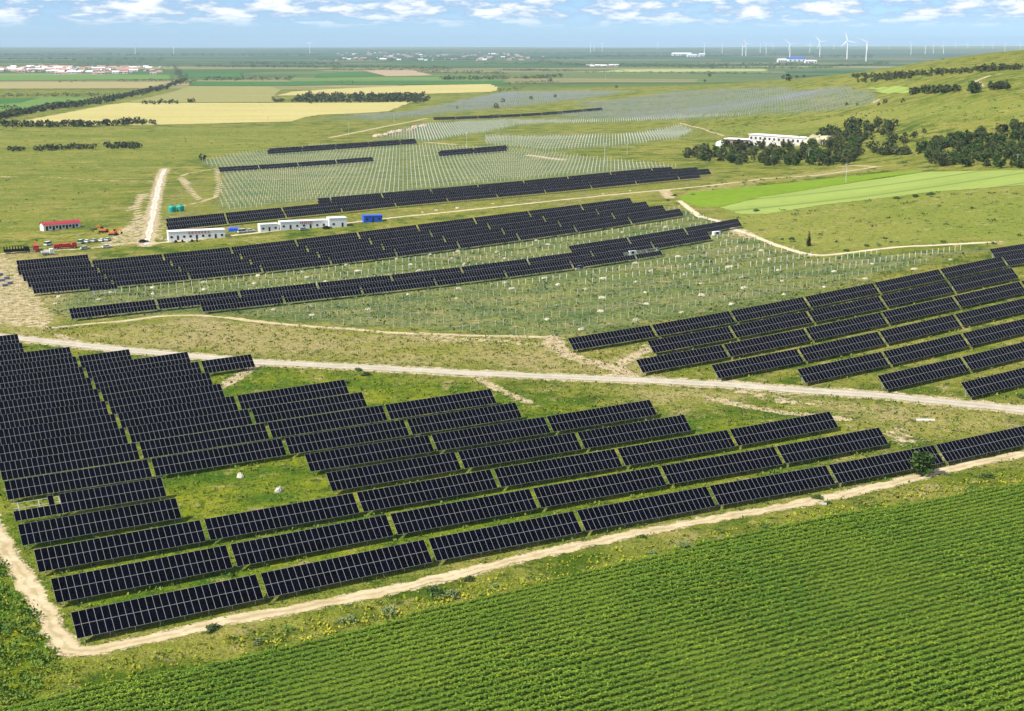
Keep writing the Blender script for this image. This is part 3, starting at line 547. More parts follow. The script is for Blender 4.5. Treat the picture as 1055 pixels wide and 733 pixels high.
# pale soil heaps between the posts
def zz_(ox, oy, s, L_): return [(ox+x/s, oy+y/s) for x, y in L_]
HEAPS = zz_(560,240,4.072,[(565,97),(615,130),(450,157),(590,173),(250,190),(390,203),(660,210),(665,260),(62,215),(173,235),(427,247),(248,270),(433,297),(52,303),(240,327),(578,332),(15,360),(387,365),(160,403)])
HEAPS += zz_(720,240,4.072,[(163,55),(262,72),(295,108),(130,142),(333,155),(570,160),(183,185),(350,200),(698,190),(190,230),(525,225),(357,255),(133,298),(10,210)])
HEAPS += zz_(875,240,4.072,[(423,110),(95,128),(275,150)])+zz_(300,220,6.667,[(80,395),(110,435),(458,390),(130,635),(380,350),(142,695),(525,655),(240,465)])
HEAPS += zz_(400,200,6.667,[(285,410),(480,390),(437,437),(155,480),(525,478),(750,395),(210,520),(135,685),(485,645),(470,712),(55,440),(235,120),(475,92),(330,108),(720,62)])
HEAPS += zz_(500,190,6.667,[(430,410),(80,465),(135,505),(350,380),(625,335),(130,675),(185,715),(405,640),(505,685),(685,715)])+zz_(200,220,6.667,[(65,470),(70,517),(440,425),(415,478),(745,400),(775,435),(790,635),(545,655)])
HEAPS += zz_(0,230,6.667,[(430,463),(405,500),(380,548),(680,520),(760,470)])+zz_(100,220,6.667,[(385,550),(385,505),(95,540),(740,470),(738,518),(10,590)])
HEAPS += zz_(590,190,6.667,[(730,495),(430,540),(770,615),(210,640),(640,290),(265,300),(340,325),(395,40),(212,62)])+zz_(680,190,6.667,[(535,420),(130,495),(207,545),(748,512),(480,565),(170,617),(565,632),(275,680),(575,705),(455,380),(695,450),(43,290)])
hp = []
for h in HEAPS:
    if all(math.hypot(h[0]-q[0], h[1]-q[1]) > 4.5 for q in hp): hp.append(h)
def blob(name, m, rx, ry, rz, seed, rough=.25, n=14):
    r2 = np.random.default_rng(seed); ph = r2.uniform(0, 6, 6); b = MB(); prof = []
    vs = []; rows_ = 6
    for j in range(rows_):
        v = j/(rows_-1); rr = math.cos(v*math.pi/2)**.8; z = math.sin(v*math.pi/2)
        for i in range(n):
            a = 2*math.pi*i/n; k = 1+rough*(math.sin(2*a+ph[0])*.5+math.sin(3*a+ph[1]+v*2)*.4+math.sin(5*a+ph[2])*.3+r2.normal(0, .15))
            vs.append((rx*rr*k*math.cos(a), ry*rr*k*math.sin(a), -.05+rz*z*(1+.2*r2.normal())*(1 if j else 0)))
    b.add(vs, [(j*n+i, j*n+(i+1) % n, (j+1)*n+(i+1) % n, (j+1)*n+i) for j in range(rows_-1) for i in range(n)]); return b.mesh(name, m)
hm = [blob('soil_heap', M['soil'], 1.0, .9, .9, s_, .35) for s_ in range(4)]
side = lambda x: 'left' if x < 300 else ('central' if x < 600 else 'right')
for i, (x, y) in enumerate(hp):
    p = at(x, y+1); o = link('soil_heap', hm[i % 4]); o.location = p; s_ = rng.uniform(.7, 1.3); o.scale = (s_*1.1, s_, s_*rng.uniform(.5, .8)); o.rotation_euler.z = rng.uniform(0, 6)
    tag(o, 'small pale heap of dug soil among bare posts in the %s part of the field' % side(x), 'soil heap', 'pale soil heaps between the posts')

# ------------------------------------------------------------------ trees
def leaves_np(n, lobes, size, seed, flat=.6):
    """leaf-clump quads through the volume of a few lobes (cx,cy,cz,rx,ry,rz)"""
    r2 = np.random.default_rng(seed); vol = np.array([l[3]*l[4]*l[5] for l in lobes]); ch = r2.choice(len(lobes), n, p=vol/vol.sum()); lb = np.array(lobes)[ch]
    d = r2.normal(size=(n, 3)); d /= np.linalg.norm(d, axis=1)[:, None]; rad_ = r2.uniform(.35, 1.0, n)**.6*r2.uniform(.85, 1.15, n); c = lb[:, :3]+d*lb[:, 3:]*rad_[:, None]
    u = r2.normal(size=(n, 3)); u /= np.linalg.norm(u, axis=1)[:, None]; w_ = np.cross(u, r2.normal(size=(n, 3))); w_ /= np.linalg.norm(w_, axis=1)[:, None]; s_ = (size*r2.uniform(.5, 1.3, n))[:, None]
    return np.stack([c-u*s_-w_*s_*flat, c+u*s_-w_*s_*.4, c+u*s_*.8+w_*s_*flat, c-u*s_*.6+w_*s_], 1).reshape(-1, 3)
def tree_proto(name, h, w, n, size, leaf, seed, conical=False, trunk=True):
    r2 = np.random.default_rng(seed); root = thing(name, (0, 0, 0)); lob = []
    if conical:
        for j in range(7): v = j/6; lob.append((r2.normal(0, .04)*w, r2.normal(0, .04)*w, h*(.12+.8*v), w*.5*(1-.8*v)*r2.uniform(.8, 1.1), w*.5*(1-.8*v), h*.13))
    else:
        lob.append((0, 0, h*.5, w*.40, w*.40, h*.42))
        for j in range(7): a = r2.uniform(0, 6.3); q = r2.uniform(.15, .32)*w; lob.append((math.cos(a)*q, math.sin(a)*q, h*r2.uniform(.2, .8), w*r2.uniform(.2, .32), w*r2.uniform(.2, .32), h*r2.uniform(.14, .24)))
    V = leaves_np(n, lob, size, seed); link('crown', mesh_np('crown', V, np.arange(len(V)).reshape(-1, 4)), leaf, root)
    if trunk:
        b = MB(); b.tube((0, 0, -.3), (0, 0, h*.55), h*.028, h*.014, 7)
        for j in range(4): a = r2.uniform(0, 6.3); b.tube((0, 0, h*r2.uniform(.2, .4)), (math.cos(a)*w*.3, math.sin(a)*w*.3, h*r2.uniform(.55, .75)), h*.011, h*.005, 5)
        b.build('trunk', M['bark'], root)
    reg_root(root); return root
TP = {}
for i in range(4): TP['round%d' % i] = ('tree', 6.5, 5.5, 420, .42, M['leaf'], 11+i, False)
for i in range(4): TP['dark%d' % i] = ('tree', 7.0, 5.2+.6*(i % 2), 760, .32, M['darkleaf'], 31+i, i == 1)
TP['cypress'] = ('tree', 7.0, 2.6, 420, .3, M['darkleaf'], 51, True)
TSPEC = []      # (x, y, z, height, kind, label, group)
def jit(p, s_): return (p[0]+rng.normal(0, s_), p[1]+rng.normal(0, s_))
def belt(poly, n, h, kinds, label, group, jx=.6, jy=.5, hv=.25):
    P = np.array(poly, float); seg = np.hypot(*np.diff(P, axis=0).T); cum = np.append(0, np.cumsum(seg)); 
    for s_ in np.linspace(0, cum[-1], n):
        x = np.interp(s_, cum, P[:, 0])+rng.normal(0, jx); y = np.interp(s_, cum, P[:, 1])+rng.normal(0, jy); p = at(x, y)
        TSPEC.append((p[0], p[1], p[2], h*rng.uniform(1-hv, 1+hv), kinds+str(rng.integers(4)), label, group))
def wood(poly, n, h, kinds, label, group, hv=.3):
    P = np.array(poly); c = 0
    while c < n:
        x = rng.uniform(P[:, 0].min(), P[:, 0].max()); y = rng.uniform(P[:, 1].min(), P[:, 1].max())
        if inpoly(np.array([x]), np.array([y]), poly)[0]: p = at(x, y); TSPEC.append((p[0], p[1], p[2], h*rng.uniform(1-hv, 1+hv), kinds[rng.integers(len(kinds))]+str(rng.integers(4)), label, group)); c += 1
wood([(703,165),(712,157),(745,151),(800,147),(835,143),(858,135),(880,124),(925,131),(923,140),(895,143),(884,152),(886,166),(870,172),(800,172),(770,171),(720,166)], 320, 5.3, ['dark', 'dark', 'round'], 'dark tree in the wood below the long white building', 'trees of the wood below the white building')
wood([(942,163),(955,150),(985,141),(1020,136),(1045,130),(1100,128),(1110,172),(1055,175),(1000,172),(975,173),(940,166)], 330, 5.3, ['dark', 'round'], 'tree in the spreading wood at the right edge under the hill', 'trees of the wood at the right edge')
belt([(907,160),(934,159)], 9, 6, 'dark', 'small dark tree in the short row between the two woods', 'trees of the short row between the woods')
belt([(895,156),(920,150),(945,142)], 26, 4.5, 'dark', 'small scattered dark tree between the two woods', 'scattered trees between the woods', 9, 3)
belt([(0,130.5),(60,131),(110,129.5),(160,128)], 62, 6.8, 'dark', 'dark tree in the row below the wheat field', 'trees of the row below the wheat field', 1.5)
belt([(10,155.5),(24,155.5)], 6, 4.3, 'dark', 'dark bush-like tree at the left end of the thicket on the olive plain', 'low trees in the line on the olive plain')
belt([(36,155.5),(55,154.5),(97,153.5)], 22, 4.8, 'dark', 'dark low tree in the longer line on the olive plain', 'low trees in the line on the olive plain')
belt([(111,153.3),(145,152.6)], 16, 5.3, 'dark', 'dark low tree in the shorter dense line on the olive plain', 'low trees in the line on the olive plain')
belt([(-6,123),(30,117),(55,112.5),(85,108.5),(110,104.5),(150,96),(172,90.5),(190,84)], 180, 8.0, 'dark', 'tree in the long diagonal belt behind the wheat field', 'trees of the long diagonal belt', 1, .8)
belt([(303,105),(440,104.5)], 120, 7, 'dark', 'dark tree in the long narrow wood between two wheat fields', 'trees of the wood between the wheat fields', 1, .7)
belt([(310,101.5),(435,101)], 90, 8, 'dark', 'dark tree in the long narrow wood between two wheat fields', 'trees of the wood between the wheat fields', 1.5, 1)
belt([(282,105),(291,104.8)], 6, 5.5, 'dark', 'small dark tree left of the narrow wood', 'trees left of the narrow wood')
belt([(148,107.7),(182,106.8)], 10, 6, 'dark', 'small tree on the upper edge of the wheat field', 'trees on the edge of the wheat field'); belt([(195,106),(198,106)], 3, 6, 'dark', 'small tree on the upper edge of the wheat field', 'trees on the edge of the wheat field')
belt([(938,97.5),(950,97),(985,94.5)], 26, 6, 'dark', 'dark tree in the upper hedge on the hillside', 'trees of the hillside hedge', 1, .6)
belt([(1020,93),(1038,91.5)], 8, 6, 'dark', 'dark tree in the short clump by the hillside track', 'trees of the clump by the hillside track'); belt([(1001,95.5),(1004,95.5)], 2, 9, 'round', 'bushy dark tree left of the hillside track', 'trees left of the hillside track')
belt([(880,80.5),(920,79.5),(960,77.5),(1010,74),(1050,71)], 90, 5, 'dark', 'tree in the long hedge over the hill', 'trees of the long hill hedge', 1.5, 1)
belt([(885,84.5),(940,80)], 40, 4, 'dark', 'tree in the long hedge over the hill', 'trees of the long hill hedge', 2, 1)
for x_, y_ in ((807,81.5),(812,84),(821,81),(828,80.5)): belt([(x_,y_),(x_+.4,y_)], 1, 11, 'round', 'round dark tree in the group of four beyond the post field', 'round trees beyond the post field', 0, 0)
for x_, y_, h_ in ((731,79,13),(726,85,9),(567,84,9),(547,103,5),(572,101,5),(511,112,9),(518,106,6),(471,112.5,5),(845,160,5),(912,107,4.5),(930,106,4),(905,109,3.5),(872,109,3.5),(883,109,3.5),(635,91,7),(800,91,0)):
    if h_: belt([(x_,y_),(x_+.5,y_)], 1, h_, 'dark', 'lone dark tree scattered by the far post fields', 'lone far trees', 0, 0)
p = at(208.5, 165.5); TSPEC.append((*p, 6, 'round1', 'dark round tree alone on the olive plain above the dirt loop', 'single trees'))
p = at(833, 253.5); TSPEC.append((*p, 6.3, 'cypress', 'narrow dark cypress-like tree beside the pale track', 'single trees'))
TSPEC.append((*at(948, 489), 5.6, 'round2', 'round green tree in front of the nearest solar row', 'single trees'))
TSPEC.sort(key=lambda q: -q[3]/q[1])
protos = {}
for i, (x, y, z, h, kind, lab, grp) in enumerate(TSPEC[:300]):
    base_ = TP[kind]
    if kind not in protos: protos[kind] = o = tree_proto(*base_)
    else:
        o = protos[kind].copy(); COL.objects.link(o)
        for ch in KIDS[protos[kind].name]: c = ch.copy(); COL.objects.link(c); c.parent = o
    s_ = h/base_[1]; o.location = (x, y, z); o.scale = (s_*rng.uniform(.95, 1.5), s_*rng.uniform(.95, 1.5), s_); o.rotation_euler.z = rng.uniform(0, 6.3); tag(o, lab, 'tree', None if grp == 'single trees' else grp)
# the rest of the trees and the far tree belts, one mass
def crowns(name, sp, m, label, nq=26, wr=.6):
    V = []
    for q_, (x, y, z, h) in enumerate(sp): v = leaves_np(nq, [(0, 0, h*.5, h*wr*.5, h*wr*.5, h*.5)], h*.16, 100+q_); V.append(v+np.array([x, y, z]))
    V = np.concatenate(V); tag(link(name, mesh_np(name, V, np.arange(len(V)).reshape(-1, 4)), m), label, None, None, 'stuff')
crowns('tree_belts', [(a[0], a[1], a[2], a[3]) for a in TSPEC[300:]], M['darkleaf'], 'distant tree belts and hedges', 40, 1.0)
FB = [([(180,68),(184,74),(187,80),(190,84)],60,7),([(176,67),(168,72)],10,6),([(200,69),(300,69.5),(460,71)],150,9),([(240,66),(350,67)],70,10),([(455,82.5),(522,82)],60,10),([(537,81.5),(577,80)],45,10),
 ([(525,87),(575,86)],20,7),([(430,75),(520,77)],50,9),([(555,64),(590,68),(650,69),(840,67.5)],200,11),([(700,70),(840,71)],70,9),([(840,70.5),(915,66.5)],70,11),([(600,75),(790,76.5)],60,7),([(520,73),(590,74)],40,8),
 ([(0,61.5),(170,62.5)],90,12),([(0,100),(60,99.5),(125,99.5)],50,6),([(0,112.5),(18,112)],8,7),([(125,84.5),(180,84.3)],18,7),([(60,85),(85,84.7)],6,6),([(210,83),(300,82)],45,9),([(190,86),(200,84)],6,8),([(330,63),(600,61)],120,12),([(600,59),(840,57)],120,14),
 ([(840,59.5),(900,59)],40,14),([(0,57),(330,57.5)],110,14),([(400,56),(700,55.5)],120,14),([(340,72.5),(460,73)],60,8),([(500,66),(560,66)],30,9),([(100,66.5),(165,66)],14,9),([(0,67),(100,66.5)],22,8),([(340,86),(360,86)],6,6),([(515,95),(540,91)],9,6)]
sp = []
for line, n_, h_ in FB:
    Pn = np.array(line, float); cum = np.append(0, np.cumsum(np.hypot(*np.diff(Pn, axis=0).T)))
    for s_ in np.linspace(0, cum[-1], n_): p = at(np.interp(s_, cum, Pn[:, 0])+rng.normal(0, 2), np.interp(s_, cum, Pn[:, 1])+rng.normal(0, .35)); sp.append((*p, h_*rng.uniform(.6, 1.2)))
crowns('tree_belts', sp, M['darkleaf'], 'far-off shelter belts across the plain', 18, 2.6)

# ------------------------------------------------------------------ shrubs and weeds near the fields
SHR = [(741,600,0,0)]
SH = [(448,611,1.9,'shrub'),(465,614,1.8,'sage'),(402,631,2.0,'sage'),(358,640,1.7,'sage'),(267,662,1.4,'sage'),(219,648,1.4,'shrub'),(704,562,1.5,'sage'),(672,570,1.2,'sage'),(842,513,1.3,'shrub'),(853,518,1.0,'shrub'),
 (1019,491,1.4,'shrub'),(369,381,1.7,'shrub'),(377,386,1.6,'shrub'),(356,394,1.3,'shrub'),(1052,409,1.5,'shrub'),(662,553,1.0,'shrub'),(790,544,1.0,'shrub'),(483,597,1.2,'shrub'),(510,604,1.0,'sage'),(425,541,0,'shrub'),(693,160,0,'shrub'),(816,246,1.8,'shrub'),(806,246,1.2,'shrub'),(872,258,1.6,'shrub'),
 (893,253,1.6,'shrub'),(905,252,1.7,'sage'),(918,249,1.3,'shrub'),(961,251,1.6,'sage'),(972,249,1.8,'shrub'),(924,204,2.2,'shrub'),(943,202,2.6,'shrub'),(959,200,2.2,'shrub'),(695,201,1.8,'shrub'),(779,217,2,'shrub'),(640,206,1.4,'shrub'),(688,206,1.3,'shrub'),(95,236,2.0,'sage')]
sproto = {}
for k_, m_ in (('shrub', M['shrub']), ('sage', M['sage'])):
    for s_ in range(2):
        V = leaves_np(520, [(0, 0, .3, .5, .5, .36), (.45, .1, .2, .38, .35, .28), (-.45, -.2, .22, .4, .3, .3), (.05, .45, .2, .35, .3, .22), (.7, -.3, .1, .25, .25, .16)], .075, 70+s_+(k_ == 'sage')*5); sproto[k_+str(s_)] = link_me = mesh_np('shrub', V, np.arange(len(V)).reshape(-1, 4)); link_me.materials.append(m_)
k = 0
for x, y, h, kd in SH:
    if not h: continue
    p = at(x, y+1); o = link('shrub', sproto[kd+str(k % 2)]); o.location = p; s_ = h*rng.uniform(.9, 1.15); o.scale = (s_*1.15, s_*1.05, s_*.9); o.rotation_euler.z = rng.uniform(0, 6)
    where = 'verge between crop field and dirt track' if y > 480 else ('slope by the gravel road' if y > 340 else 'meadow beside the bright green field')
    tag(o, '%s shrub on the %s, %s in the view' % ('grey-green' if kd == 'sage' else 'dark green', where, 'left' if x < 350 else ('centre' if x < 700 else 'right')), 'shrub', 'shrubs scattered on the grass'); k += 1

# ------------------------------------------------------------------ crop field in the foreground
CROP = [(-60,742),(0,729),(60,718),(130,703),(200,688),(260,676),(350,653),(413,638),(447,628),(530,607.5),(610,589),(674,573),(776,548),(785,545),(887,528),(964,514),(1060,497),(1140,480),(1300,800),(1300,860),(-60,860)]
wc = []
for q in CROP: p = at(*q); wc.append((p[0], p[1]))
sheet('crop_field', CROP, fieldmat('crop_soil', (.085, .125, .014), (.06, .095, .010), PSI, (.05, .05)), .03, 1.0)
wcn = np.array(wc); q = np.stack([wcn@RV, wcn@NV], 1); RSP = 1.62; CD = .0
rows_n = np.arange(q[:, 1].min(), q[:, 1].max(), RSP); VV = []
for rn_ in rows_n:
    r_ = np.arange(q[:, 0].min(), q[:, 0].max(), .24); r_ = r_+rng.normal(0, .08, len(r_)); nn = rn_+rng.normal(0, .19, len(r_))+.18*np.sin(r_/37)+rng.normal(0, .05); X = r_*RV[0]+nn*NV[0]; Y = r_*RV[1]+nn*NV[1]
    kk = inpoly(X, Y, wc) & (Y < 330) & (X > -.364*Y-14) & (X < .364*Y+28) & (Y > 160); VV.append(np.stack([X[kk], Y[kk]], 1))
PP = np.concatenate(VV); n = len(PP); PZ = terr(PP[:, 0], PP[:, 1]); NQ = 10
c = np.repeat(np.column_stack([PP, PZ]), NQ, 0); nq = len(c); a = rng.uniform(0, 6.3, nq); vig = np.repeat(1.0+.2*np.sin(PP[:, 0]/9+1)*np.sin(PP[:, 1]/13)+rng.normal(0, .12, n), NQ)
ln = rng.uniform(.17, .34, nq)*vig; wd = ln*.5; h0 = rng.uniform(.12, .55, nq)*vig; dirv = np.column_stack([np.cos(a), np.sin(a), rng.uniform(-.25, .55, nq)]); sv = np.column_stack([-np.sin(a), np.cos(a), rng.normal(0, .3, nq)])
b0 = c+np.column_stack([np.cos(a)*.06, np.sin(a)*.06, h0]); V = np.stack([b0-sv*wd[:, None]*.5, b0+sv*wd[:, None]*.5, b0+dirv*ln[:, None]+sv*wd[:, None]*.35, b0+dirv*ln[:, None]-sv*wd[:, None]*.35], 1).reshape(-1, 3)
t = NT('crop_leaves'); p = t.coord(); n1 = t.noise(p, .035, 5, .65); n2 = t.noise(p, .9, 3, .7); n3 = t.noise(t.map(p, (.06, .9, .3), (0, 0, -PSI)), 1, 4, .6)
c_ = t.mix(t.rng(n1, .35, .65), (.070, .160, .006), (.125, .210, .008)); c_ = t.mix(t.rng(n3, .5, .68, 0, .9), c_, (.19, .26, .012)); c_ = t.mix(t.rng(n2, .55, .75, 0, .6), c_, (.045, .105, .006))
M['crop'] = t.done(c_, .7)
tag(link('crop_plants', mesh_np('crop_plants', V, np.arange(len(V)).reshape(-1, 4)), M['crop']), 'dense rows of green crop plants filling the foreground', 'crop', None, 'stuff')
print('crop plants', n)

# weeds and grass tufts
def scatter(n, poly, avoid_track=True):
    w_ = ats(poly)[:, :2]; x0, y0 = w_.min(0); x1, y1 = w_.max(0); X = rng.uniform(x0, x1, n); Y = rng.uniform(y0, y1, n); k = inpoly(X, Y, lines2(w_)) & ~inpoly(X, Y, wc)
    k &= (pdist(X, Y, lines2(perim)) > 1.5+rng.random(len(X))*.8) & (pdist(X, Y, lines2(mainroad)) > 4.2) & (np.abs(X) < .37*Y+6)
    return X[k], Y[k]
def tufts(name, X, Y, nq, rad_, hgt, size, m, label, seed):
    r2 = np.random.default_rng(seed); n = len(X); Z = terr(X, Y); s_ = np.repeat(r2.uniform(.5, 1.5, n), nq); c = np.repeat(np.column_stack([X, Y, Z]), nq, 0); k = len(c)
    off = np.column_stack([r2.normal(0, rad_, k)*s_, r2.normal(0, rad_, k)*s_, r2.uniform(.1, 1, k)*hgt*s_*.6]); a = r2.uniform(0, 6.3, k); sz = size*r2.uniform(.5, 1.4, k)*s_
    u = np.column_stack([np.cos(a), np.sin(a), r2.normal(0, .3, k)]); w_ = np.column_stack([-np.sin(a)*.5, np.cos(a)*.5, r2.uniform(.3, 1., k)]); c = c+off
    V = np.stack([c-u*sz[:, None]*.5, c+u*sz[:, None]*.5, c+u*sz[:, None]*.2+w_*sz[:, None], c-u*sz[:, None]*.3+w_*sz[:, None]*.9], 1).reshape(-1, 3)
    tag(link(name, mesh_np(name, V, np.arange(len(V)).reshape(-1, 4)), m), label, None, None, 'stuff')
def grassmat(name, a, b, c):
    t = NT(name); p = t.coord(); cc = t.mix(t.rng(t.noise(p, .08, 4, .6), .35, .65), a, b); cc = t.mix(t.rng(t.noise(p, .5, 3, .6), .5, .72), cc, c); return t.done(cc, .8)
gm1 = grassmat('verge_grass', (.27, .28, .010), (.13, .20, .008), (.34, .30, .02)); gm2 = grassmat('dark_weeds', (.045, .11, .012), (.10, .18, .018), (.18, .24, .03)); gm3 = grassmat('meadow_grass', (.22, .21, .035), (.12, .15, .015), (.055, .10, .01))
VERGE = [(-60,560),(0,556),(16,600),(40,640),(66,680),(100,684),(280,645),(470,600),(600,572),(740,546),(880,517),(1055,482),(1130,468),(1130,490),(1055,500),(785,548),(530,612),(260,680),(0,735),(-60,745)]
X, Y = scatter(16000, VERGE); tufts('grass', X, Y, 5, .25, .35, .30, gm1, 'rough yellow-green grass on the verge beside the crop', 1)
LL = [(-60,545),(0,560),(16,606),(40,645),(62,684),(30,722),(0,733),(-60,745)]
X, Y = scatter(1500, LL); tufts('weeds', X, Y, 26, .5, .8, .30, gm2, 'rank dark green weeds in the lower left corner', 2)
X, Y = scatter(900, VERGE); tufts('weeds', X, Y, 18, .45, .6, .28, gm2, 'clumps of dark weeds along the verge', 3)
YF = [(280,660),(400,632),(520,603),(560,592),(580,600),(530,612),(447,633),(400,645),(280,676)]
X, Y = scatter(900, YF); tufts('weeds', X, Y, 8, .2, .5, .22, grassmat('yellow_flowers', (.42, .40, .03), (.30, .32, .03), (.2, .25, .03)), 'yellow flowering weeds on the crop margin', 4)
NBG = [(-60,350),(60,350),(300,372),(560,386),(760,396),(1055,424),(1130,432),(1130,480),(560,570),(280,630),(80,668),(20,590),(-60,470)]
X, Y = scatter(26000, NBG); tufts('grass', X, Y, 4, .3, .3, .30, grassmat('block_grass', (.15, .19, .015), (.06, .12, .008), (.22, .21, .04)), 'grass growing between the solar rows', 5)
X, Y = scatter(900, NBG); tufts('weeds', X, Y, 16, .6, .45, .30, gm2, 'clumps of weeds between the solar rows', 6)
MB_ = [(0,345),(70,335),(300,335),(560,350),(1000,262),(1055,262),(1055,420),(700,392),(420,380),(120,360)]
X, Y = scatter(16000, MB_); tufts('grass', X, Y, 4, .4, .3, .38, gm3, 'dry meadow grass along the gravel road', 7)
X, Y = scatter(800, INST); tufts('weeds', X, Y, 16, .8, .5, .42, grassmat('grey_weeds', (.05, .10, .03), (.08, .13, .05), (.10, .15, .06)), 'weeds among the bare posts', 8)
X, Y = scatter(14000, INST); tufts('grass', X, Y, 4, .5, .35, .42, grassmat('post_grass', (.13, .17, .06), (.08, .13, .04), (.20, .21, .10)), 'grass among the bare posts', 9)

HL = [(700,125),(800,118),(900,112),(1000,104),(1055,100),(1130,95),(1130,262),(1000,250),(840,258),(780,240),(700,200),(730,182),(860,178),(930,170),(930,150),(860,120),(740,140)]
X, Y = scatter(1900, HL); q1 = [p_[:2] for p_ in ats([(700,204),(790,190),(940,175),(1110,174),(1110,189),(960,199),(850,212),(722,222)])]; k_ = ~inpoly(X, Y, q1); X, Y = X[k_], Y[k_]; tufts('weeds', X, Y, 14, .7, .7, .5, grassmat('hill_scrub', (.05, .09, .02), (.09, .13, .03), (.14, .16, .05)), 'low scrub scattered over the hillside', 10)
X, Y = scatter(800, [(880,60),(1060,52),(1130,52),(1130,95),(1000,104),(880,112),(850,85)]); tufts('weeds', X, Y, 14, 1.0, .9, .9, grassmat('hill_scrub_far', (.05, .09, .02), (.09, .13, .03), (.14, .16, .05)), 'scrub near the hill crest', 11)
X, Y = scatter(900, [(-60,135),(330,132),(400,128),(270,152),(200,168),(165,180),(100,250),(-60,258)]); tufts('weeds', X, Y, 12, .7, .5, .45, gm3, 'tufts scattered over the olive plain', 12)

# ------------------------------------------------------------------ construction yard
def head(a, b): return math.atan2(b[1]-a[1], b[0]-a[0])
RZ = PSI
# red-roofed hut
a, b = at(45, 238.5), at(83, 234); Lh = math.hypot(*(b-a)[:2]); t_ = thing('hut', a, head(a, b), 'long white site hut with red roof on the grass left of the white road', 'hut')
w_ = MB(); w_.box(0, Lh, 0, 5, -.5, 3.0); w_.add([(0,0,3),(0,5,3),(0,2.5,4.1),(Lh,0,3),(Lh,5,3),(Lh,2.5,4.1)], [(0,1,2),(3,5,4),(0,3,4,1),(0,2,5,3),(1,4,5,2)]); w_.build('wall', M['white'], t_)
r_ = MB(); r_.bar((-.3,-.0,3.12),(Lh+.3,0,3.12),.1,.1)
r_.add([(-.4,-.6,2.85),(Lh+.4,-.6,2.85),(Lh+.4,2.5,4.25),(-.4,2.5,4.25),(-.4,5.6,2.85),(Lh+.4,5.6,2.85)], [(0,1,2,3),(3,2,5,4)]); r_.build('roof', M['redroof'], t_)
for i in range(5):
    x0 = 1+i*(Lh-2)/5
    d_ = MB(); d_.box(x0+.2, x0+1.4, -.05, .05, .1, 2.3); d_.build('door', M['dark'], t_); wd_ = MB(); wd_.box(x0+1.9, x0+3.1, -.05, .05, 1.0, 2.3); wd_.build('window', M['dark'], t_)
def cabin(p, rz, Lx, Ly, Hz, label, roofm, win=4, sign=None, wallm=None, cat='cabin'):
    t_ = thing('site_cabin', p, rz, label, cat); b = MB(); b.box(-Lx/2, Lx/2, -Ly/2, Ly/2, -.6, Hz); b.build('wall', wallm or M['white'], t_)
    r_ = MB(); r_.box(-Lx/2-.15, Lx/2+.15, -Ly/2-.15, Ly/2+.15, Hz+.003, Hz+.18); r_.box(-Lx/2+.3, Lx/2-.3, -.1, .1, Hz+.18, Hz+.3); r_.build('roof', roofm, t_)
    for i in range(win):
        x = -Lx/2+Lx*(i+.5)/win
        if i % 3 == 1: b = MB(); b.box(x-.45, x+.45, -Ly/2-.04, -Ly/2+.04, 0, 2.05); b.build('door', M['dark'], t_)
        else: b = MB(); b.box(x-.55, x+.55, -Ly/2-.04, -Ly/2+.04, .95, 1.95); b.build('window', M['dark'], t_)
    if sign:
        b = MB(); x0, x1 = sign; z0 = Hz-.15-1.3; n = 7; r2 = np.random.default_rng(5)
        for i in range(n):
            cx = x0+(x1-x0)*(i+.5)/n; w = (x1-x0)/n*.36
            for k in range(3): z = z0+.2+k*.42; b.box(cx-w, cx+w, -Ly/2-.08, -Ly/2-.045, z, z+.13)
            b.box(cx-.08, cx+.08, -Ly/2-.085, -Ly/2-.045, z0+.1, z0+1.25)
            if i % 2: b.box(cx-w, cx-w+.13, -Ly/2-.085, -Ly/2-.045, z0+.2, z0+.9)
        b.build('lettering', M['red'], t_)
    return t_
def mid(x0, y0, x1, y1): a, b = at(x0, y0), at(x1, y1); return (a+b)/2, head(a, b), math.hypot(*(b-a)[:2])
p, rz, L_ = mid(173, 248, 231, 243.5); cabin(p, rz, L_, 6, 3.9, 'longest white prefab cabin with red lettering, nearest the white road', M['white'], 9, (-L_*.16, L_*.24))
p, rz, L_ = mid(267, 239, 286, 237); cabin(p, rz, L_, 4, 3.4, 'short white prefab cabin between the blue tarp and the long middle cabin', M['white'], 3)
p, rz, L_ = mid(288, 237, 336, 233); cabin(p, rz, L_, 5, 3.6, 'long white prefab cabin with a small red sign in the middle of the row', M['white'], 7, (-2, 4.5))
p, rz, L_ = mid(338, 234, 356, 232.5); cabin(p, rz, L_, 6, 4.3, 'tallest white prefab cabin at the right end of the cabin row', M['white'], 2)
p, rz, L_ = mid(374, 229, 393, 227.6); cabin(p, rz, L_, 5, 3.0, 'bright blue container cabin standing alone right of the white cabins', M['blue'], 3, None, M['blue'])
p, rz, L_ = mid(236, 238.5, 246, 237.5); t_ = thing('tarpaulin_stack', p, rz, 'pile covered with a blue tarpaulin between two white cabins', 'covered pile')
b = MB(); b.add([(-2.6,-1.3,1.3),(2.6,-1.3,1.2),(2.2,1.2,1.6),(-2.3,1.2,1.5),(-2.9,-1.7,0),(2.9,-1.7,0),(2.7,1.6,0),(-2.8,1.6,0)], [(0,1,2,3),(4,5,1,0),(5,6,2,1),(6,7,3,2),(7,4,0,3)]); b.build('tarpaulin', M['blue'], t_)
b = MB(); [b.box(x, x+.4, -1.9, 1.8, -.05, .12) for x in (-2.5, -.2, 2.0)]; b.build('pallet', M['soil'], t_)
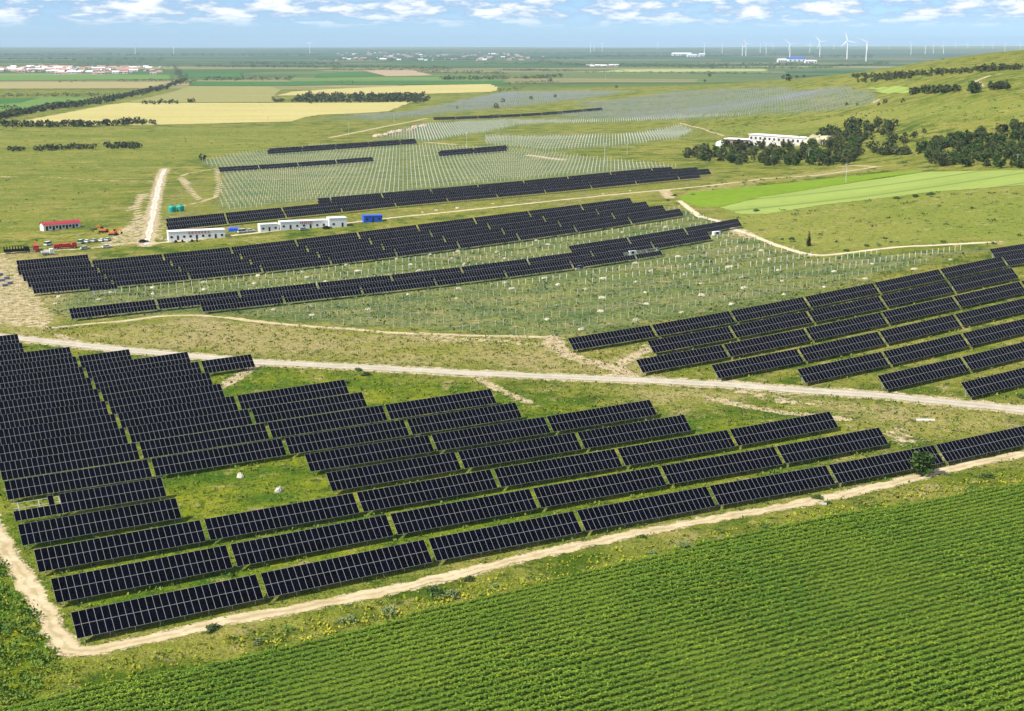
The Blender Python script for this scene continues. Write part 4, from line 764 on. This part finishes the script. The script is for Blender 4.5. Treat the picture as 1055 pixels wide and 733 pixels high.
for i, (x, y) in enumerate(((177.5, 218.5), (186, 217.8))):
    t_ = thing('water_tank', at(x, y), 0, 'teal plastic water tank, %s of the two beside the white road' % ('left' if i == 0 else 'right'), 'tank', 'teal water tanks'); b = MB(); b.lathe([(0.01,-.2),(2,-.2),(2.05,.1),(1.95,.2),(2.05,.3),(2.05,1.3),(1.97,1.4),(2.05,1.5),(2.05,2.6),(1.7,3.1),(.6,3.6),(0.01,3.65)], 20); b.build('tank_body', M['teal'], t_)
    b = MB(); b.lathe([(.45,3.5),(.45,3.85),(0.01,3.9)], 12); b.build('lid', M['dark'], t_)
CARMAT = {}
def paintc(n_, c): 
    if n_ not in CARMAT: CARMAT[n_] = paint('car_paint_'+n_, c, .3, 0, .03)
    return CARMAT[n_]
def wheels(t_, xs, yw, r=.34, w=.24):
    for x in xs:
        for s_ in (-1, 1):
            b = MB(); b.tube((x, s_*yw-w/2, r), (x, s_*yw+w/2, r), r, r, 14); o = b.build('wheel', M['black'], t_); b = MB(); b.tube((x, s_*yw-w/2-.01, r), (x, s_*yw+w/2+.01, r), r*.55, r*.55, 10); b.build('rim', M['silver'], o)
def car(px, py, rz, label, paintm, van=False, group=None):
    t_ = thing('parked_car', at(px, py), rz, label, 'car', group); h = 1.9 if van else 1.45
    body = [(-2.2,.3),(-2.25,.75),(-2.1,.98),(-1.0,1.02),(1.0,.98),(2.15,.82),(2.25,.5),(2.2,.3)] if not van else [(-2.3,.3),(-2.35,1.0),(2.2,1.0),(2.35,.7),(2.3,.3)]
    b = MB(); b.prism(body, -.88, .88); b.build('body', paintm, t_)
    cab = [(-2.0,.96),(-1.55,h-.06),(-1.2,h),(.35,h),(1.15,.96)] if not van else [(-2.3,.98),(-2.25,h),(1.1,h),(1.9,.98)]
    b = MB(); b.prism([(x*.97, z-.0) for x, z in cab], -.76, .76); b.build('window', M['dark'], t_)
    b = MB(); xs_ = [q[0] for q in cab if q[1] > h-.1]; b.box(min(xs_), max(xs_), -.74, .74, h-.02, h+.04); b.build('roof', paintm, t_); wheels(t_, (-1.4, 1.4), .8)
    b = MB(); b.box(2.16, 2.27, -.8, -.5, .58, .74); b.build('headlight', M['silver'], t_); b = MB(); b.box(2.16, 2.27, .5, .8, .58, .74); b.build('headlight', M['silver'], t_)
GC = 'vehicles parked by the site entrance'
white, silv, dk = paintc('white', (.75,.76,.76)), paintc('silver', (.45,.5,.5)), paintc('black', (.02,.02,.025))
car(83.5, 251, 1.5, 'pale green-grey van nearest the red truck in the parked line', paintc('mint', (.42,.55,.50)), True, GC); car(90, 250, 1.5, 'white car second from the red truck in the parked line', white, False, GC); car(97, 249.3, 1.5, 'silver car in the middle of the parked line', silv, False, GC)
car(105, 248.7, 1.5, 'white car second from the right in the parked line', white, False, GC); car(111, 248.2, 1.5, 'silver car at the right end of the parked line', silv, False, GC); car(88, 257, .6, 'silver car alone in front of the parked line', silv, False, GC)
car(110.5, 255.5, .55, 'white car on the dirt track beside the solar strip', white, False, GC); car(148, 250, .5, 'dark car at the foot of the white road', dk, False, GC); car(50, 253, 1.2, 'small white van behind the white pickup', white, True, GC)
car(313, 237.5, .5, 'silver car in front of the red sign', silv, False, GC); car(337, 236, .5, 'dark car in front of the tallest cabin', dk, False, GC); car(258, 239, .5, 'white car left of the short cabin', white, False, GC); car(250, 240, .5, 'white van beside the blue tarpaulin', white, True, GC)
def truck(px, py, rz, label, cabm, loadm, kind, Lb=8):
    t_ = thing('truck', at(px, py), rz, label, 'truck', 'trucks of the building site')
    b = MB(); b.prism([(Lb/2, .6), (Lb/2, 2.6), (Lb/2+.3, 2.8), (Lb/2+1.7, 2.8), (Lb/2+2.1, 1.7), (Lb/2+2.15, .6)], -1.2, 1.2); o = b.build('cab', cabm, t_)
    b = MB(); b.box(Lb/2+1.2, Lb/2+2.02, -1.0, 1.0, 1.75, 2.45); b.build('windscreen', M['dark'], o)
    b = MB(); b.box(-Lb/2, Lb/2+1.9, -.5, .5, .6, .95); b.build('chassis', M['black'], t_)
    b = MB(); b.box(-Lb/2-.1, Lb/2-.2, -1.25, 1.25, .98, 1.15)
    for s_ in (-1, 1):
        b.box(-Lb/2-.1, Lb/2-.2, s_*1.25-.05, s_*1.25+.05, 1.1, 1.75)
    b.box(-Lb/2-.15, -Lb/2-.05, -1.25, 1.25, 1.1, 1.75); b.build('cargo_bed', loadm, t_)
    if kind == 'load':
        for i in range(4): b = MB(); x = -Lb/2+.3+i*(Lb-.8)/4; b.box(x, x+(Lb-.8)/4-.25, -1.1, 1.1, 1.2, 2.3+.2*(i % 2)); b.build('load', loadm, t_)
    if kind == 'stakes':
        for i in range(8):
            for s_ in (-1, 1): b = MB(); x = -Lb/2+i*(Lb-.4)/7; b.box(x, x+.35, s_*1.2-.12, s_*1.2+.12, 1.75, 3.1); b.build('stake', M['black'], t_)
    if kind == 'crane': b = MB(); b.box(-.6, .6, -.6, .6, 1.2, 2.2); b.bar((0, 0, 2.3), (-3.4, 0, 3.6), .5, .5); b.build('crane_arm', cabm, t_)
    wheels(t_, (-Lb/2+1, -Lb/2+2.3, Lb/2+1.1), 1.05, .5, .35)
truck(15, 261, .42, 'black flatbed truck with tall side stakes at the left edge of the site', M['black'], M['black'], 'stakes', 9); truck(37, 258, -1.2, 'red crane truck parked facing the dirt track', M['red'], M['dark'], 'crane', 6)
truck(65, 256.5, .42, 'long red truck loaded with red crates beside the parked cars', M['red'], M['red'], 'load', 8); truck(47, 263, .42, 'white pickup truck on the dirt track before the red trucks', white, white, 'none', 3.4)
def digger(px, py, rz, label):
    t_ = thing('excavator', at(px, py), rz, label, 'excavator', 'orange excavators by the hut')
    for s_ in (-1, 1): b = MB(); b.prism([(-1.9,.0),(-2.1,.4),(-1.8,.85),(1.8,.85),(2.1,.4),(1.9,.0)], s_*1.1-.25, s_*1.1+.25); b.build('track', M['black'], t_)
    b = MB(); b.box(-1.9, 1.3, -1.2, 1.2, .95, 1.9); b.build('body', M['orange'], t_); b = MB(); b.prism([(-.1,1.9),(.1,2.9),(1.1,2.9),(1.35,1.9)], .1, 1.1); b.build('cab', M['dark'], t_)
    b = MB(); b.bar((1.2, -.3, 1.6), (3.2, -.3, 3.6), .35, .5); b.bar((3.2, -.3, 3.6), (4.8, -.3, 1.8), .3, .4); b.build('boom', M['orange'], t_); b = MB(); b.prism([(4.5,1.7),(5.1,1.8),(5.0,.9),(4.3,1.0)], -.8, .2); b.build('bucket', M['black'], t_)
digger(107, 239.5, 2.8, 'orange excavator nearest the hut'); digger(117, 242.5, -.3, 'orange excavator nearer the white road')
# grey-blue stack of modules, boxes, debris
for i, (x, y) in enumerate(((2, 290), (7, 288), (5, 295), (10, 293), (0, 284))):
    t_ = thing('module_pallet', at(x, y), .5+i*.1, 'low grey-blue stack of crated modules on bare soil at the left edge', 'pallet', 'stacks of crated modules on bare soil'); b = MB(); b.box(-1.15, 1.15, -.6, .6, .15, 1.0+.15*(i % 2)); b.build('crate', M['rack'], t_); b = MB(); [b.box(x_, x_+.15, -.6, .6, -.05, .15) for x_ in (-1.1, -.08, .95)]; b.build('pallet', M['soil'], t_)
for x, y, s_, lb in ((248, 492, .85, 'pale concrete lump on the grass clearing, the one further back'), (287, 507, .9, 'pale concrete lump on the grass clearing, the one nearer the solar row')):
    o = link('concrete_lump', blob('concrete_lump', M['concrete'], s_, s_*.8, s_*1.1, int(x), .28, 10)); o.location = at(x, y); tag(o, lb, 'concrete lump')
for i, (x, y) in enumerate(((176,249),(181,249.5),(188,249),(193,249.5),(198,248.8),(203,248.6),(175,246.8))):
    b = MB(); b.box(-.7, .7, -.4, .4, -.05, .7); b.box(-.3, .5, -.3, .3, .703, 1.1); o = b.build('equipment_crate', M['dark'] if i % 3 else M['steel'], None); o.location = at(x, y+.5); o.rotation_euler.z = i; tag(o, 'small dark equipment crate on the dirt before the longest cabin', 'crate', 'crates in front of the longest cabin')
for i, (x, y, lb) in enumerate(((598, 277.5, 'white equipment cabinet in front of the lower strip'), (738, 242.5, 'white and black equipment cabinet at the right end of the lower strip'), (651, 262.5, 'pale equipment cabinet by the single-tier row'))):
    t_ = thing('equipment_cabinet', at(x, y), PSI, lb, 'cabinet'); b = MB(); b.box(-1.8, 1.8, -.8, .8, .2, 1.7); b.build('housing', M['white'], t_); b = MB(); b.box(-.7, .7, -.84, -.78, .4, 1.5); b.build('door', M['dark'], t_); b = MB(); b.box(-2, 2, -1, 1, -.3, .2); b.build('plinth', M['concrete'], t_)
b = MB(); b.add([(-3,-1,0.1),(3,-1.2,.12),(3.4,.8,.15),(-2.6,1.2,.12),(0,0,.35),(-3,-1,-.1),(3,-1.2,-.1),(3.4,.8,-.1),(-2.6,1.2,-.1)], [(0,1,4),(1,2,4),(2,3,4),(3,0,4),(0,5,6,1),(1,6,7,2),(2,7,8,3),(3,8,5,0)]); o = b.build('sheet_pile', M['concrete'], None); o.scale = (.75, .75, 1); o.location = at(953, 433); tag(o, 'pale sheet lying on the grass below the gravel road', 'sheet')
b = MB(); b.box(-.7,.7,-.2,.2,0,.3); b.box(-.2,.6,-.5,-.2,0,.2); o = b.build('rubble', M['concrete'], None); o.location = at(848, 520); tag(o, 'small white rubble on the verge by a shrub', 'rubble')
# soil heaps by the far post field
hb = [blob('earth_mound', paint('pink_earth', (.48, .36, .26), .95, 0, .2, .4), 6, 4, 2.6, s_, .4) for s_ in (21, 22, 23)]
for i, (x, y) in enumerate(((390,141),(399,139.5),(404,137.5),(412,136),(423,134.5),(428,132),(436,130.5))):
    o = link('earth_mound', hb[i % 3]); o.location = at(x, y); o.rotation_euler.z = i; s_ = rng.uniform(.7, 1.1); o.scale = (s_, s_, s_); tag(o, 'pinkish earth mound in the line beside the far post field', 'earth mound', 'earth mounds beside the far post field')
# long white building behind the wood
p, rz, L_ = mid(776, 149.5, 834, 149); t_ = thing('long_building', p, rz, 'long low white building behind the dark wood', 'building')
b = MB(); b.box(-L_/2, L_/2, -5, 5, -2, 6.5); b.build('wall', paint('weathered_wall', (.55, .52, .50), .9, 0, .2, .2), t_); b = MB(); b.box(-L_/2-.5, L_/2+.5, -5.5, 5.5, 6.503, 7.0); b.build('roof', M['white'], t_)
for i in range(12): x = -L_/2+L_*(i+.5)/12; b = MB(); b.box(x-1, x+1, -5.06, -4.9, 3.2, 5.0); b.build('window', M['dark'], t_)
p, rz, L_ = mid(749, 150, 775, 149.5); t_ = thing('low_shed', p, rz, 'low open shed with white roof and brown front left of the long building', 'shed'); b = MB(); b.box(-L_/2, L_/2, -4, 4, -2, 4.2); b.build('wall', paint('brown_wall', (.33,.22,.17), .9), t_)
b = MB(); b.box(-L_/2-.6, L_/2+.6, -4.8, 4.8, 4.6, 5.3); b.box(-L_/2+.2, L_/2-.2, -3.8, 3.8, 4.203, 4.6); b.build('roof', M['white'], t_)
for i in range(4): x = -L_/2+L_*(i+.5)/4; b = MB(); b.box(x-1.4, x+1.4, -4.06, -3.9, 0, 3.2); b.build('opening', M['dark'], t_)
p = at(742, 150.5); b = MB(); b.lathe([(3.6,-.5),(3.6,2.2),(2.6,3.4),(.01,4.2)], 18); o = b.build('round_tent', M['white'], None); o.location = p; tag(o, 'small white round tent left of the shed', 'tent')
hm2 = blob('spoil_heap', paint('spoil', (.50,.46,.30), .95, 0, .25, .3), 12, 7, 6, 33, .25, 24); o = link('spoil_heap', hm2); o.location = at(845, 149); tag(o, 'tall pale earth heap at the right end of the long building', 'earth heap')

# ------------------------------------------------------------------ poles
poleM = MB(); poleM.tube((0,0,-.5),(0,0,12),.19,.12,8); pole_me = poleM.mesh('pole_shaft', M['concrete']); xa = MB(); xa.box(-1.2,1.2,-.06,.06,10.9,11.05); xa.box(-.8,.8,-.06,.06,9.9,10.02); [xa.tube((x_,0,11.05),(x_,0,11.35),.06,.04,6) for x_ in (-1.1,0.25,1.1)]; arm_me = xa.mesh('crossarm', M['steel'])
for i, (x, y, h_) in enumerate([(871.5,188,20),(623,169,22),(646,160,12),(359.5,140,13),(481,153,17),(406,126,8),(262,106,8),(270,118,9),(259,99,7),(276,128,7),(256,94,6),(582,83,6),(624,82,6),(1048,171,12),(833,166,13),(418,83.5,5),(498,85,6)]):
    p = at(x, y); t_ = thing('utility_pole', p, .3, None, 'utility pole', 'pale concrete poles across the fields'); s_ = h_*math.hypot(p[1], CAMH)/F/12*1.0; t_.scale = (max(1, s_),)*2+(s_,)
    tag(t_, 'pale concrete utility pole standing %s' % ('at the top of the bright green field' if i == 0 else 'on the grass strip behind the cabins' if i in (1, 2) else 'in the wood' if i in (13, 14) else 'beside the far post field' if i in (3, 4, 5) else 'in the far crop fields')); link('pole_shaft', pole_me, None, t_); link('crossarm', arm_me, None, t_)

# ------------------------------------------------------------------ wind turbines
tb = MB(); tb.tube((0,0,-6),(0,0,80),2.3,1.4,10); tme = tb.mesh('tower', M['turbine']); nb = MB(); nb.box(-1.8,1.8,-2,6,78.5,82.5); nme = nb.mesh('nacelle', M['turbine']); hb_ = MB(); hb_.tube((0,-2,80.5),(0,-5,80.5),1.8,.6,10); hme = hb_.mesh('hub', M['turbine'])
bl = MB(); bl.add([(-1.0,0,0),(1.0,0,0),(2.0,.3,9),(1.2,.2,25),(.25,0,40),(-.25,0,40),(-.7,-.1,25),(-1.2,-.2,9)]+[(-1.0,.7,0),(1.0,.7,0),(2.0,.8,9),(1.2,.6,25),(.25,.2,40),(-.25,.2,40),(-.7,.3,25),(-1.2,.4,9)], [(0,1,2,7),(7,2,3,6),(6,3,4,5),(8,15,10,9),(15,14,11,10),(14,13,12,11)]+[(i,(i+1) % 8,8+(i+1) % 8,8+i) for i in range(8)]); bme = bl.mesh('blade', M['turbine'])
TURB = [(155.5,55,12.5),(193.5,55.5,12),(328,55,13),(605,53.5,12),(608.5,53,11),(616.5,53,10),(671,51.5,9),(717.5,56,14),(735,54.5,12),(755,57,16),(758.5,57.5,16),(772.5,54,11.5),(778.5,55,12),(802,61,20),(821.5,54.5,11),(831.5,58.5,20),(858.5,60.5,24),(877.5,62.5,25),(921.5,56,13),(935.5,55.5,11),(943.5,55,11),(953.5,55,11),(977,51.5,8),(992,51.5,8),(1002,52,9),(1014,53,10),(1029,52,8),(1053,51,7),(785,52,8),(845,52,8),(900,52,7),(965,51,7)]
for i, (x, y, h_) in enumerate(TURB):
    Y_ = 91.8*F/(y-44); p = ((x-527.5)/F*Y_*1.02, Y_, -5); s_ = h_*Y_/F/105; t_ = thing('wind_turbine', p, rng.uniform(-.6, .6), None, 'wind turbine', 'wind turbines along the horizon'); t_.scale = (s_*1.1,)*2+(s_,)
    big = {13:'large white wind turbine beside the blue-roofed factory',15:'large white wind turbine second right of the blue-roofed factory',16:'tallest-standing white wind turbine left of the nearest one',17:'nearest white wind turbine above the hill shoulder',0:'white wind turbine above the village, left of two',1:'white wind turbine above the tree belt, right of two',2:'lone white wind turbine left of the distant town'}
    tag(t_, big.get(i, 'small distant white wind turbine on the %s horizon' % ('central' if x < 700 else 'right')))
    link('tower', tme, None, t_); link('nacelle', nme, None, t_); link('hub', hme, None, t_); a0 = rng.uniform(0, 2.1)
    for k in range(3): o = link('blade', bme, None, t_); o.matrix_local = Matrix.Translation((0, -3.8, 80.5))@Matrix.Rotation(a0+k*2.094, 4, 'Y')

# ------------------------------------------------------------------ villages and factories
hw = MB(); hw.box(-6,6,-3.5,3.5,-1,3.2); hw.add([(-6,-3.5,3.2),(-6,3.5,3.2),(-6,0,5.2),(6,-3.5,3.2),(6,3.5,3.2),(6,0,5.2)], [(0,1,2),(3,5,4)]); hwm = hw.mesh('wall', M['housewall'])
hr = MB(); hr.add([(-6.4,-4.1,2.95),(6.4,-4.1,2.95),(6.4,0,5.45),(-6.4,0,5.45),(-6.4,4.1,2.95),(6.4,4.1,2.95),(-6.4,-4.1,2.75),(6.4,-4.1,2.75),(6.4,4.1,2.75),(-6.4,4.1,2.75)], [(0,1,2,3),(3,2,5,4),(0,6,7,1),(4,5,8,9)]); hrm = [hr.mesh('roof', M['rooftile']), hr.mesh('roof', M['white']), hr.mesh('roof', paint('blue_roof', (.12,.22,.40), .5))]
hwin = MB(); hwin.box(-.9, .9, -3.56, -3.4, .9, 2.4); hwinm = hwin.mesh('window', M['dark'])
def village(n, x0, x1, y0, y1, sc, label, group):
    for i in range(n):
        x, y = rng.uniform(x0, x1), rng.uniform(y0, y1); t_ = thing('house', at(x, y), rng.choice([0, 0, .1, 1.57]), label, 'house', group); s_ = sc*rng.uniform(.8, 1.3); t_.scale = (s_*rng.uniform(1, 1.8), s_, s_*rng.uniform(.9, 1.2))
        link('wall', hwm, None, t_); link('roof', hrm[rng.choice([0, 0, 0, 0, 0, 1, 1])], None, t_); link('window', hwinm, None, t_).location.x = -3; link('window', hwinm, None, t_).location.x = 3
village(90, -3, 75, 69.5, 75, 1.25, 'small pale house with red roof in the village at the left edge', 'houses of the village at left'); village(90, 60, 165, 69.5, 77, 1.15, 'small pale house in the village right of the left edge', 'houses of the village at left')
village(14, 600, 645, 67.5, 69.5, 1.2, 'small house in the hamlet beyond the far fields', 'houses of the hamlet'); village(95, 345, 560, 54.5, 63, 1.3, 'tiny red-roofed house in the distant town', 'houses of the distant town')
def factory(x0, x1, y, h_, dpt, m, label, rm=None):
    p, rz, L_ = mid(x0, y, x1, y); t_ = thing('factory', p, rz, label, 'factory'); b = MB(); b.box(-L_/2, L_/2, -dpt/2, dpt/2, -2, h_); b.build('wall', M['white'], t_)
    b = MB(); b.prism([(-L_/2-1, h_+.01), (L_/2+1, h_+.01), (L_/2+1, h_+.8), (-L_/2-1, h_+.8)], -dpt/2-1, dpt/2+1); b.add([(-L_/2,-dpt/2,h_+.9),(L_/2,-dpt/2,h_+.9),(L_/2,0,h_+dpt*.12),(-L_/2,0,h_+dpt*.12),(L_/2,dpt/2,h_+.9),(-L_/2,dpt/2,h_+.9)], [(0,1,2,3),(3,2,4,5)]); b.build('roof', rm or M['white'], t_)
    for i in range(4): x = -L_/2+L_*(i+.5)/4; b = MB(); b.box(x-3, x+3, -dpt/2-.3, -dpt/2+.2, 1, h_*.6); b.build('door', M['dark'], t_)
factory(692, 712, 57.6, 14, 60, 0, 'long white factory hall left of the distant turbines'); factory(708, 718, 59, 14, 40, 0, 'short white factory hall in front of the long one'); factory(720, 726, 59, 18, 40, 0, 'small white hall right of the other white halls')
factory(801, 810, 64.3, 12, 40, 0, 'white hall at the left end of the blue-roofed works'); factory(811, 829, 63.5, 13, 60, 0, 'wide hall with blue roof under the large turbines', M['blue']); factory(829, 841, 65.2, 10, 30, 0, 'low white hall at the right end of the blue-roofed works')

# ------------------------------------------------------------------ air
hz = MB(); hz.box(-27000, 27000, -4000, 25500, -14, 150); t = NT('haze_air'); vp = t.n('ShaderNodeVolumePrincipled'); vp.inputs['Color'].default_value = (.58, .80, 1, 1); vp.inputs['Density'].default_value = 3.7e-5; vp.inputs['Anisotropy'].default_value = 0
t.N.remove(t.b); t.L.new(vp.outputs[0], t.N['Material Output'].inputs['Volume']); tag(hz.build('haze', t.m, None), None, None, None, 'stuff')
bpy.context.view_layer.update()
